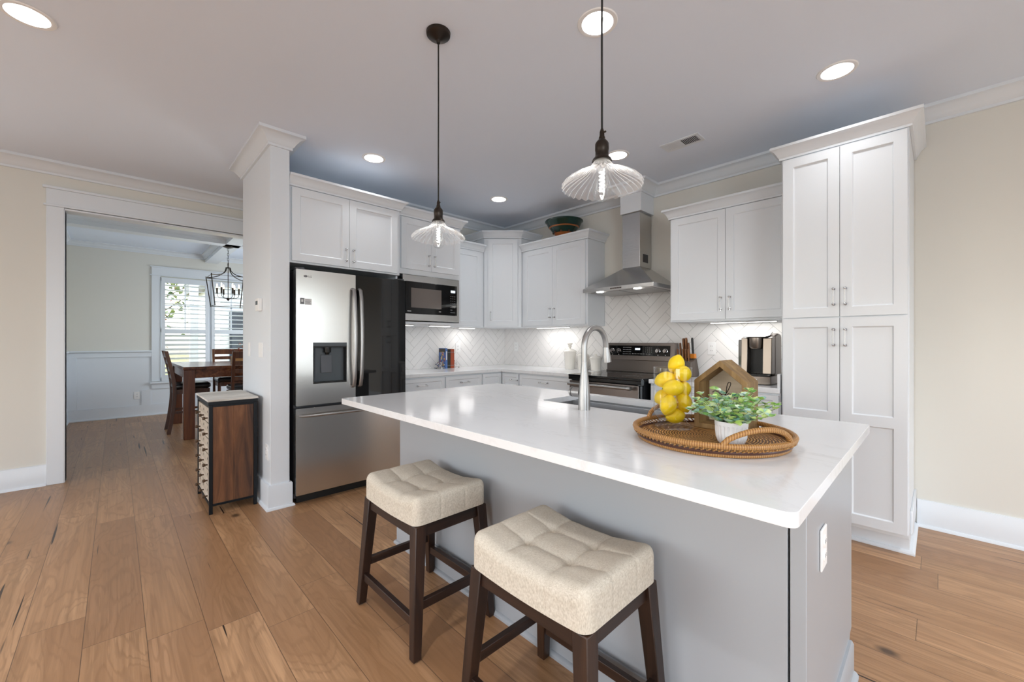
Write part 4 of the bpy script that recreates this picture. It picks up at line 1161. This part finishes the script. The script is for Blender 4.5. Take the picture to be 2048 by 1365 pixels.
for k in range(46):
    a = 2.4 * k + rnd.uniform(-.3, .3); lean = rnd.uniform(.05, 1.0) ** .7
    L = rnd.uniform(.070, .108); dirv = Vector((math.cos(a) * lean, math.sin(a) * lean, 1.15 - .55 * lean)).normalized()
    p0 = Vector((.022 * math.cos(a), .022 * math.sin(a), .060)); pts = []
    for i in range(6):
        f = i / 5; q = p0 + dirv * L * f + Vector((math.cos(a), math.sin(a), 0)) * (.016 * f * f * lean) + Vector((0, 0, -.010 * f * f * lean)); pts.append(q)
    ms.tube(pts, .0009, 5)
    for i in range(1, 6):
        f = i / 5
        for sgn in (-1, 1):
            b = a + sgn * rnd.uniform(.9, 1.5) + i * 1.57
            dv = Vector((math.cos(b), math.sin(b), rnd.uniform(.1, .8)))
            sz = rnd.uniform(.0125, .0185) * (1.15 - .35 * f); leaf(ml, pts[i], dv, Vector((rnd.uniform(-.5, .5), rnd.uniform(-.5, .5), 1)), sz * 1.35, sz * .68, rnd.uniform(-.2, .5))
    for j in range(4):
        b = rnd.uniform(0, 2 * PI); leaf(ml, pts[-1], Vector((math.cos(b), math.sin(b), 1.0)), Vector((rnd.uniform(-.4, .4), rnd.uniform(-.4, .4), 1)), rnd.uniform(.012, .018), .0075, .3)
ms.build('stems', M_STEM, t); ml.build('foliage', M_LEAF, t, weld=False, angle=180)

# ------------------------------------------------------------------ on the back counters
def book(x0, x1, y0, y1, h, m_cov, label, deco):
    t = thing('book', label, 'book', ((x0 + x1) / 2, (y0 + y1) / 2, CT + .0005), 0, 'books between crystal bookends')
    a, b, c, d = x0 - (x0 + x1) / 2, x1 - (x0 + x1) / 2, y0 - (y0 + y1) / 2, y1 - (y0 + y1) / 2
    m = MB(); m.box(a, b, c, c + .002, 0, h); m.box(a, b, d - .002, d, 0, h); m.box(b - .002, b, c + .002, d - .002, 0, h); cv = m.build('cover', m_cov, t, bevel=.0008)
    m = MB(); m.box(a + .003, b - .0022, c + .0022, d - .0022, .002, h - .003); m.build('pages', M_PAGES, t)
    deco(cv, a, b, c, d, h); return t


def deco_pic(cv, a, b, c, d, h):
    cols = ['#3A3530', '#C9A27E', '#E8DCCB', '#B8503C', '#6C7FB5', '#D8B25A', '#2E4A78', '#8A6A50', '#F0E4DA', '#7F4A8A']
    ms_ = [mat('cover_patch', q, .4) for q in cols]; m = MB(); r2 = random.Random(3)
    m.box(a + .006, b - .012, c - .0004, c, h - .05, h - .008, 0)
    for k in range(26):
        x = r2.uniform(a + .02, b - .03); z = r2.uniform(.015, h - .07); m.box(x, x + r2.uniform(.008, .026), c - .0005 - .00001 * k, c, z, z + r2.uniform(.012, .045), r2.randrange(1, 10))
    m.box(a + .01, b - .02, c - .0008, c, .006, .016, 8); m.build('cover_art', ms_, cv)
    m = MB(); m.box(b, b + .0004, c + .006, d - .006, .10, .20, 0); m.build('spine_lettering', M_MARK, cv)


def deco_band(cv, a, b, c, d, h):
    m = MB()
    for z in (.03, .035, h - .04, h - .034): m.box(b, b + .0005, c + .001, d - .001, z, z + .003)
    m.build('spine_bands', M_MARKD, cv)


book(-4.125, -3.985, 2.765, 2.791, .237, M_BOOKBLUE, 'blue paperback with a crowded colourful cover', deco_pic)
book(-4.12, -3.99, 2.7925, 2.838, .222, M_BOOKDARK, 'dark book between the blue paperback and the rust one', deco_band)
book(-4.12, -3.99, 2.840, 2.893, .224, M_BOOKRED, 'rust-red cloth book at the end of the row', deco_band)
for y, s, lb in ((2.745, -1, 'clear crystal figurine bookend against the blue paperback'), (2.91, 1, 'clear crystal figurine bookend against the rust-red book')):
    t = thing('bookend', lb, 'bookend', (-4.045, y, CT + .0005), 0, 'crystal bookends')
    m = MB(); m.box(-.03, .03, 0 if s > 0 else -.08, .08 if s > 0 else 0, 0, .012); m.build('base', M_RIB, t, bevel=.003)
    m = MB(); m.tube([(0, s * .012, .012), (0, s * .014, .05), (0, s * .026, .072), (0, s * .045, .060), (0, s * .062, .045), (0, s * .085, .052)], [.014, .017, .016, .013, .008, .003], 12)
    m.sphere((0, s * .030, .034), .02, 12, 8, (.8, 1.3, .9)); m.build('figure', M_RIB, t)


def canister(x, y, r, h, label, fin=True):
    t = thing('canister', label, 'canister', (x, y, CT + .0005), 0, 'cream canisters beside the range')
    m = MB(); m.lathe([(.0001, 0), (r * .76, 0), (r * .80, .006), (r * .84, h * .3), (r * .93, h * .8), (r, h * .97), (r, h), (r * .9, h), (r * .88, h - .01)], n=40, closed_ends=False, ripple=lambda q, z, a, i: (q * (1 + .012 * math.cos(12 * a)) if 2 <= i <= 4 else q, z)); m.build('jar', M_CERAMIC, t)
    m = MB(); m.lathe([(r * 1.04, h + .001), (r * 1.06, h + .010), (r * .98, h + .018), (r * .70, h + .030), (r * .3, h + .036), (r * .16, h + .040)] + ([(r * .14, h + .055), (r * .36, h + .066), (r * .2, h + .075), (r * .40, h + .092), (r * .42, h + .102), (.0001, h + .104)] if fin else [(r * .2, h + .052), (.0001, h + .056)]), n=36, closed_ends=False)
    m.lathe([(.0001, h + .001), (r * 1.04, h + .001)], n=36, closed_ends=False); m.build('lid', M_CERAMIC, t)


canister(-2.935, 3.752, .070, .192, 'tallest cream canister, its finial lid highest of the three')
canister(-2.762, 3.762, .066, .150, 'middle cream canister, partly behind the faucet neck', False)
canister(-2.588, 3.758, .064, .125, 'shortest cream canister, right against the range', False)
# bowl on the cabinet
t = thing('bowl', 'terracotta bowl with a dark green glazed rim on top of the cabinets', 'bowl', (-2.945, 3.655, 2.3905))
m = MB(); P = [(.0001, .0), (.070, 0), (.075, .006), (.105, .05), (.140, .100), (.172, .128), (.178, .132), (.198, .180), (.205, .186), (.214, .192), (.214, .199), (.205, .199), (.196, .186), (.165, .125), (.125, .07), (.06, .02), (.0001, .018)]
m.lathe(P, n=56, mis=[1, 1, 1, 1, 1, 0, 0, 0, 0, 0, 0, 0, 0, 0, 0, 0, 0], closed_ends=False); m.build('bowl_wall', [M_GREENGLZ, M_TERRA], t)
m = MB()
for k in range(9):
    a = 2 * PI * k / 9 + .25; m.sphere((.121 * math.cos(a), .121 * math.sin(a), .070), .011, 10, 8, (1, 1, 1.3))
m.build('painted_spots', mat('brown_slip', '#5A2C14', .3), t)
# knife block
t = thing('knife_block', 'grey-brown wooden knife block full of knives beside the range', 'knife block', (-1.575, 3.71, CT + .0005))
m = MB(); m.prism([(-.085, 0), (.09, 0), (.105, .02), (.045, .165), (-.005, .155), (-.01, .142), (-.085, .130)], -.068, .068, 'yz'); m.build('block', M_KBLOCK, t, bevel=.002)
m = MB(); m.hexa([(.030, -.004, .164), (.068, -.004, .164), (.068, .044, .1665), (.030, .044, .1665)], [(.030, -.010, .205), (.068, -.010, .205), (.068, .034, .207), (.030, .034, .207)]); m.build('slot_cap', M_ORANGE, t, bevel=.002)


def knife(x, y, z, L, wd, label, grp, mt=None):
    wd *= 1.45
    t = thing('knife', label, 'knife', (-1.575 + x, 3.71 + y, CT + z), 0, grp)
    s = Vector((0, -.16, 1)).normalized(); m = MB()
    m.tube([s * 0, s * (.10 * L), s * (.5 * L), s * (.9 * L), s * L], [wd * .8, wd, wd * 1.05, wd * 1.15, wd * .9], 10, flat=.62); m.build('handle', mt or M_KNIFEW, t)
    m = MB(); m.cyl(s * -.004, s * .003, wd * .85, wd * .85, 10); m.build('bolster', M_CHROME, t)


for k in range(5): knife(-.056 + k * .0235, -.050, .1385, .112, .0072, 'small wooden-handled steak knife in the front row of the block', 'steak knives in the block')
knife(-.054, .004, .1605, .145, .0085, 'short wooden-handled knife at the range side of the back row', 'large knives in the block')
knife(-.026, .012, .1620, .185, .0105, 'tall wooden-handled knife second from the range in the back row', 'large knives in the block')
knife(-.002, .012, .1640, .187, .0120, 'tallest broad wooden-handled knife in the middle of the back row', 'large knives in the block')
knife(.020, .006, .1640, .143, .0080, 'short wooden-handled knife just beside the orange slot cap', 'large knives in the block')
knife(.049, .014, .2085, .142, .0095, 'black-handled sharpening steel standing in the orange slot cap', 'large knives in the block', M_BLK)
# coffee maker
t = thing('coffee_maker', 'bronze-grey single-cup coffee maker beside the pantry', 'coffee maker', (-.945, 3.55, CT + .0005))
m = MB(); m.prism([(-.105, -.145), (-.06, -.162), (.06, -.162), (.105, -.145), (.105, .14), (-.105, .14)], 0, .062); m.build('base', M_KEUR, t, bevel=.006)
m = MB(); m.prism([(-.085, -.150), (.085, -.150), (.085, -.03), (-.085, -.03)], .0625, .076); 
for k in range(8): m.box(-.075 + k * .019, -.068 + k * .019, -.142, -.04, .0762, .0775)
m.build('drip_tray', M_BLKGLOSS, t, bevel=.003)
m = MB(); m.prism([(-.03, .0625), (.14, .0625), (.14, .355), (.115, .372), (.06, .378), (-.03, .36)], -.095, .105, 'yz'); m.build('body', M_KEUR, t, bevel=.008)
for x0, x1 in ((-.100, -.055), (.045, .104)):
    m = MB(); m.prism([(-.128, .078), (-.031, .078), (-.031, .355), (-.115, .342)], x0, x1, 'yz'); m.build('side_column', M_KEUR, t, bevel=.004)
m = MB(); m.box(-.054, .044, -.045, -.0315, .078, .27); m.build('recess_back', M_BLK, t)
m = MB(); m.lathe([(.0001, .262), (.040, .262), (.0485, .275), (.0495, .345), (.0001, .345)], (-.005, -.090, 0), 32); m.build('brew_head', M_KEUR, t)
m = MB(); m.prism([(-.175, .352), (-.16, .347), (-.04, .358), (.02, .385), (.045, .388), (.02, .378), (-.03, .362)], -.075, .070, 'yz'); m.build('lid_handle', M_NICK, t, bevel=.002)
m = MB(); m.box(-.138, -.106, -.06, .13, .002, .33); m.build('water_tank', M_BLACKG, t, bevel=.006)
m = MB(); m.box(-.025, .02, -.1655, -.1622, .035, .040); m.build('lettering', M_MARK, t)
# ------------------------------------------------------------------ apothecary chest
t = thing('apothecary_chest', 'small-drawer apothecary chest with a dark iron frame beside the pier', 'chest', (-3.872, .622, 0))
hx, hy, H = .289, .148, .815
m = MB()
for sx in (-1, 1):
    for sy in (-1, 1): x, y = sx * (hx - .011), sy * (hy - .011); m.box(x - .011, x + .011, y - .011, y + .011, 0, .776)
for sy in (-1, 1):
    y = sy * (hy - .011)
    for z in (.055, .762): m.box(-hx + .022, hx - .022, y - .009, y + .009, z, z + .016)
for sx in (-1, 1):
    x = sx * (hx - .011)
    for z in (.055, .762): m.box(x - .009, x + .009, -hy + .022, hy - .022, z, z + .016)
m.box(-hx - .004, hx + .004, -hy - .004, hy + .004, .7765, .801)
m.build('iron_frame', M_BLKMET, t, bevel=.0015)
for k in range(3):
    m = MB(); m.box(-hx - .006 + k * .1968, -hx - .006 + k * .1968 + .1955, -hy - .008, hy + .008, .8015, H); m.build('top_board', M_WHITEWOOD, t, bevel=.0015)
for sx in (-1, 1):
    m = MB()
    for k in range(2): m.box(sx * (hx - .012) - .006, sx * (hx - .012) + .006, -hy + .023 + k * .125, -hy + .147 + k * .125, .0715, .7615)
    m.build('side_panel', M_CHESTWOOD, t)
m = MB(); m.box(-hx + .023, hx - .023, hy - .018, hy - .008, .0715, .7615); m.build('back_panel', M_CHESTWOOD, t)
m = MB(); m.box(-hx + .023, hx - .023, -hy + .03, hy - .02, .0715, .076); m.box(-hx + .023, hx - .023, -hy + .03, hy - .02, .752, .757); m.build('shelf_boards', M_CHESTWOOD, t)
dmb = MB(); dmb.box(-.0865, .0865, 0, .20, -.052, .052)
kmb = MB(); kmb.lathe([(.0055, 0), (.0055, .012), (.010, .016), (.0125, .024), (.010, .031), (.0001, .033)], n=14); kmb.xf(0, Matrix.Translation((0, 0, -.022)) @ XZ)
lmb = MB(); lmb.box(-.016, .016, -.0015, 0, .010, .034); lmb.box(-.009, .009, -.0022, -.0015, .015, .029, 1)
d0 = None
for r_ in range(6):
    for c_ in range(3):
        loc = (-.1775 + c_ * .1775, -hy + .006, .1285 + r_ * .1135)
        if d0 is None:
            d0 = dmb.build('drawer', M_DRAWERWOOD, t, loc, bevel=.002); k0 = kmb.build('knob', M_KNOBW, d0); l0 = lmb.build('label_holder', [M_DRAWERWOOD, M_BLK], d0)
        else:
            o = d0.copy(); COL.objects.link(o); o.location = loc; o.parent = t
            for q in (k0, l0): c2 = q.copy(); COL.objects.link(c2); c2.parent = o

# ------------------------------------------------------------------ dining room
t = thing('dining_table', 'dark brown counter-height dining table with thick square legs', 'table', (-7.25, 1.237, 0))
m = MB(); m.box(-.75, .75, -.637, .637, .872, .91); m.build('table_top', M_TABLEY, t, bevel=.004)
m = MB()
for s in (-1, 1): m.box(-.63, .63, s * .605 - .012, s * .605 + .012, .765, .8715); m.box(s * .715 - .012, s * .715 + .012, -.515, .515, .765, .8715)
m.build('apron', M_TABLEY, t, bevel=.002)
for s in (-1, 1):
    m = MB()
    for (a, b) in ((-.45, .45),): m.box(s * .729 - .004, s * .729 + .004, a, b, .785, .85)
    m.build('drawer_front', M_TABLEY, t, bevel=.002)
for sx in (-1, 1):
    for sy in (-1, 1):
        m = MB(); x, y = sx * .69, sy * .575; m.box(x - .056, x + .056, y - .056, y + .056, .0, .8715); m.build('leg', M_TABLE, t, bevel=.004)


def dchair(x, y, rz, label):
    t = thing('dining_chair', label, 'chair', (x, y, 0), rz, 'counter-height dining chairs')
    for s in (-1, 1):
        m = MB(); prof = [(-.235, 0), (-.205, .18), (-.178, .42), (-.176, .62), (-.205, .84), (-.262, 1.10)]
        C = catmull([(0, a, b) for a, b in prof], 5); pr = [(c.y - .019, c.z) for c in C] + [(c.y + .021, c.z) for c in C[::-1]]
        k = len(C); b0 = m.add([(s * .205 - .016, p[0], p[1]) for p in pr] + [(s * .205 + .016, p[0], p[1]) for p in pr], [])
        nn = 2 * k
        for i in range(nn): m.f.append((b0 + i, b0 + (i + 1) % nn, b0 + nn + (i + 1) % nn, b0 + nn + i)); m.mi.append(0)
        for i in range(k - 1):
            j = nn - 1 - i; m.f.append((b0 + i, b0 + i + 1, b0 + j - 1, b0 + j)); m.mi.append(0); m.f.append((b0 + nn + i, b0 + nn + j, b0 + nn + j - 1, b0 + nn + i + 1)); m.mi.append(0)
        m.build('back_leg', M_CHAIRW, t, bevel=.002)
        m = MB(); m.box(s * .19 - .02, s * .19 + .02, .17, .21, 0, .58); m.build('front_leg', M_CHAIRW, t, bevel=.003)
    for z, yy in ((1.055, -.252), (.955, -.228), (.85, -.207), (.75, -.19)):
        m = MB(); m.box(-.188, .188, yy - .010, yy + .010, z - (.040 if z > 1 else .026), z + (.043 if z > 1 else .026)); m.build('back_slat', M_CHAIRW, t, bevel=.002)
    m = MB(); m.box(-.188, .188, .18, .2, .52, .58); m.box(-.188, .188, -.175, -.16, .52, .58)
    for s in (-1, 1): m.box(s * .19 - .01, s * .19 + .01, -.155, .169, .52, .58)
    m.build('seat_frame', M_CHAIRW, t)
    m = MB(); m.rbox(0, .02, .621, .212, .205, .038, .034, 5, 0, 6); m.build('seat_cushion', M_LEATHER, t)
    m = MB(); m.box(-.17, .17, .182, .198, .22, .25)
    for s in (-1, 1): m.box(s * .19 - .008, s * .19 + .008, -.18, .169, .26, .29)
    m.build('stretcher', M_CHAIRW, t)
    return t


dchair(-7.27, .735, 0, 'dining chair with its back to the wainscoted side wall, seen edge-on')
dchair(-6.42, 1.275, R(90), 'dining chair nearest the kitchen, its ladder back half cut by the pier')
dchair(-8.05, 1.36, R(-90), 'dining chair on the window side, only its ladder back showing above the table')
t = thing('planter_box', 'tan wooden box centrepiece on the dining table', 'planter', (-7.17, 1.42, .9105))
m = MB()
for b in ((-.09, .09, -.2, .2, 0, .012), (-.09, -.078, -.2, .2, .012, .10), (.078, .09, -.2, .2, .012, .10), (-.078, .078, -.2, -.188, .012, .10), (-.078, .078, .188, .2, .012, .10)): m.box(*b)
m.build('box_wall', wood('tan_box_wood', '#8E6234', '#B98A52', '#D5AA72', 'y', .5), t, bevel=.002)
t = thing('flower_arrangement', 'rust-red autumn leaf arrangement standing in the tan centrepiece box', 'flowers', (-7.17, 1.42, .923))
ms = MB(); ml = MB(); rnd = random.Random(11)
m = MB(); m.lathe([(.0001, 0), (.045, 0), (.05, .05), (.035, .09), (.038, .10)], n=20, closed_ends=False); m.build('vase', M_CERAMIC, t)
for k in range(26):
    a = 2.4 * k; L = rnd.uniform(.10, .24); el = rnd.uniform(.25, 1.3); d = Vector((math.cos(a) * math.cos(el), math.sin(a) * math.cos(el), math.sin(el)))
    pts = [Vector((0, 0, .09)) + d * L * f + Vector((0, 0, .03 * f * (1 - f))) for f in (0, .25, .5, .75, 1)]; ms.tube(pts, .0015, 5)
    for q in pts[1:]:
        for j in range(4): b = rnd.uniform(0, 6.28); leaf(ml, q, Vector((math.cos(b), math.sin(b), rnd.uniform(-.3, .8))), Vector((0, 0, 1)), rnd.uniform(.025, .04), .010, .2)
ms.build('stems', M_STEM, t); ml.build('foliage', M_REDLEAF, t, weld=False, angle=180)
# chandelier
t = thing('chandelier', 'bronze open-frame lantern chandelier with lit candle bulbs', 'chandelier', (-7.33, 1.20, 2.635))
q = lambda a: a - 2.635
m = MB(); m.lathe([(.0001, -.022), (.03, -.020), (.062, -.008), (.066, -.0005)], n=28); m.build('canopy', M_BRONZE, t)
m = MB(); zz = -.022
for k in range(6):
    c = Vector((0, 0, zz - .022)); ax = Vector((1, 0, 0)) if k % 2 else Vector((0, 1, 0))
    m.tube([c + ax * (.009 * math.cos(a)) + Vector((0, 0, .021 * math.sin(a))) for a in [2 * PI * i / 12 for i in range(12)]], .0026, 6, closed=True); zz -= .036
m.tube([(.026 * math.cos(a), 0, zz - .026 + .026 * math.sin(a)) for a in [2 * PI * i / 16 for i in range(16)]], .004, 6, closed=True); zt = zz - .052
m.build('chain', M_BRONZE, t)
m = MB(); m.lathe([(.006, zt), (.010, zt - .01), (.034, zt - .02), (.036, zt - .03), (.0001, zt - .032)], n=20)
ht, hb, zt2, zb = .235, .185, q(2.175), q(1.755)
for sx, sy in ((1, 1), (1, -1), (-1, 1), (-1, -1)):
    P = [(sx * .022, sy * .022, zt - .028)] + [(sx * (.022 + (ht - .022) * f ** 1.9), sy * (.022 + (ht - .022) * f ** 1.9), (zt - .028) + (zt2 - zt + .028) * (1 - (1 - f) ** 1.7)) for f in (.2, .4, .6, .8, 1.0)]
    m.tube(P, .0065, 6)
    m.tube([(sx * ht, sy * ht, zt2 + .02), (sx * ht, sy * ht, zt2), (sx * hb, sy * hb, zb - .012)], .0065, 6)
for h, z in ((ht, zt2), (hb, zb)): m.tube([(h, h, z), (-h, h, z), (-h, -h, z), (h, -h, z)], .0065, 6, closed=True)
m.cyl((0, 0, zt - .03), (0, 0, q(1.86)), .005, .005, 8); m.lathe([(.0001, q(1.83)), (.008, q(1.835)), (.026, q(1.865)), (.026, q(1.872)), (.0001, q(1.875))], n=16)
m.build('frame', M_BRONZE, t, angle=50)
for k in range(6):
    a = 2 * PI * k / 6 + .26; c, s = math.cos(a), math.sin(a)
    m = MB(); m.tube([(c * .02, s * .02, q(1.868)), (c * .06, s * .06, q(1.868)), (c * .10, s * .10, q(1.872)), (c * .130, s * .130, q(1.895)), (c * .135, s * .135, q(1.93))], .0038, 6)
    m.lathe([(.0001, q(1.930)), (.016, q(1.932)), (.011, q(1.938)), (.011, q(2.02)), (.0001, q(2.02))], (c * .135, s * .135, 0), 14); ar = m.build('candle_arm', M_BRONZE, t)
    m = MB(); m.lathe([(.0055, q(2.021)), (.0095, q(2.034)), (.0085, q(2.052)), (.004, q(2.074)), (.0001, q(2.085))], (c * .135, s * .135, 0), 12); m.build('bulb', M_FLAME, ar)
# plantation shutters
def shutter(y0, y1, label, tl):
    t = thing('plantation_shutter', label, 'shutter', (-9.075, (y0 + y1) / 2, .565), 0, 'white plantation shutters')
    w = (y1 - y0) / 2; st = .050; m = MB()
    for s in (-1, 1): m.box(-.014, .014, s * (w - st / 2) - st / 2, s * (w - st / 2) + st / 2, 0, 1.745)
    for z0, z1 in ((0, .095), (.80, .865), (1.655, 1.745)): m.box(-.014, .014, -w + st, w - st, z0, z1)
    m.build('frame', M_TRIM, t, bevel=.002)
    for nm, za, zb, ti in (('lower_louvers', .095, .80, tl), ('upper_louvers', .865, 1.655, R(-6))):
        n = round((zb - za) / .0755); m = MB()
        for k in range(n):
            z = za + (k + .5) * (zb - za) / n; b = len(m.v); m.box(-.034, .034, -w + st + .001, w - st - .001, -.0045, .0045); m.xf(b, Matrix.Translation((0, 0, z)) @ Matrix.Rotation(ti, 4, 'Y'))
        m.build(nm, M_TRIM, t)
    m = MB()
    for z0, z1 in ((.13, .77), (.90, 1.62)): m.box(.036, .044, -.005, .005, z0, z1)
    return t


shutter(.548, 1.196, 'white plantation shutter on the window nearer the side wall', R(-24))
shutter(1.236, 1.882, 'white plantation shutter on the window behind the chandelier', R(-8))

# ------------------------------------------------------------------ outside the dining window
M_LAWN = NT('lawn_grass'); nv = M_LAWN.noise(M_LAWN.coords(), 1.6, 5, .6); M_LAWN.bsdf(M_LAWN.ramp(nv, [(.35, lin('#7C7F4A')), (.55, lin('#A3A068')), (.7, lin('#BDB583'))]), .95); M_LAWN = M_LAWN.m
M_BARK = mat('bark', '#5D4C3E', .9); M_GRN = leaf_mat('tree_leaves', [(0, lin('#3F5A31')), (.5, lin('#6C8450')), (1, lin('#9AA870'))]); M_RED = leaf_mat('reddish_buds', [(0, lin('#8E5A50')), (1, lin('#B98C7C'))])
M_SIDING = mat('white_siding', '#E8EAEC', .6); M_SHUT = mat('navy_shutter', '#2A3440', .5)
m = MB(); m.box(-70, -9.3, -45, 45, -.62, -.5); o = struct(m.build('lawn_ground', M_LAWN))
rnd = random.Random(21)
def tree(x, y, h, r, label, mt=M_GRN, n=900, size=.34, sparse=False):
    t = thing('garden_tree', label, 'tree', (x, y, -.5), 0, 'trees outside the dining window')
    m = MB(); m.tube([(0, 0, 0), (.05, .03, h * .3), (-.04, .05, h * .6), (.02, 0, h * .9)], [.16, .12, .07, .02], 10)
    br = []
    for k in range(16):
        a = 2.4 * k; z = h * (.28 + .6 * k / 16); L = r * (1.0 - .4 * k / 16); e = Vector((math.cos(a) * L, math.sin(a) * L, z + L * .55)); br.append(e)
        m.tube([(0, 0, z), (e.x * .5, e.y * .5, z + L * .2), e], [.05, .03, .008], 6)
    m.build('trunk', M_BARK, t)
    m = MB()
    for k in range(n):
        c = rnd.choice(br); s = r * (.55 if sparse else .42)
        p = c + Vector((rnd.gauss(0, s), rnd.gauss(0, s), rnd.gauss(0, s * .8))); p.z = max(p.z, .3)
        d = Vector((rnd.uniform(-1, 1), rnd.uniform(-1, 1), rnd.uniform(-.6, .9))); leaf(m, p, d, Vector((rnd.uniform(-1, 1), rnd.uniform(-1, 1), 1)), size * rnd.uniform(.6, 1.1), size * .3, .2, 2)
    m.build('foliage', mt, t, weld=False, angle=180)


tree(-21, -3.6, 6.5, 2.2, 'full green tree nearest the side wall end of the window')
tree(-29, 1.0, 7.5, 2.6, 'tall green tree behind the middle of the windows')
tree(-35, -11, 9.0, 3.4, 'large far green tree beyond the lawn')
tree(-38, 11, 9.0, 3.4, 'large far green tree behind the white house wing')
tree(-12.9, -.5, 4.4, 1.0, 'slender tree with sparse reddish buds close to the window', M_RED, 420, .085, True)
t = thing('house_wing', 'white clapboard house wing with a dark-shuttered window outside', 'building', (-16.5, 4.6, -.5))
m = MB(); z = 0
while z < 3.4: m.prism([(-2.5, z), (2.5, z), (2.5, z + .13), (-2.5, z + .13)], -2.5, 2.5, 'yz'); m.hexa([(2.5, -2.5, z), (2.518, -2.5, z), (2.518, 2.5, z), (2.5, 2.5, z)], [(2.5, -2.5, z + .128), (2.503, -2.5, z + .128), (2.503, 2.5, z + .128), (2.5, 2.5, z + .128)]); z += .13
m.build('siding', M_SIDING, t)
m = MB(); m.prism([(-2.8, 3.38), (2.8, 3.38), (0, 5.0)], -2.8, 2.8, 'xz'); m.build('roof', M_DGREY, t)
m = MB(); m.box(2.52, 2.56, -1.9, -1.1, .9, 2.6); w = m.build('window', M_TRIM, t); m = MB(); m.box(2.56, 2.565, -1.84, -1.16, .96, 2.54); m.build('pane', M_BLACKG, w)
for y in (-2.28, -1.06):
    m = MB(); m.box(2.52, 2.56, y, y + .36, .9, 2.6); m.build('shutter', M_SHUT, t)
t = thing('porch_post', 'white square porch post just outside the dining window', 'post', (-10.7, 1.16, -.5))
m = MB(); m.box(-.07, .07, -.07, .07, .0, 3.4); m.box(-.1, .1, -.1, .1, 0, .2); m.box(-.1, .1, -.1, .1, 3.2, 3.4); m.build('shaft', M_TRIM, t, bevel=.004)
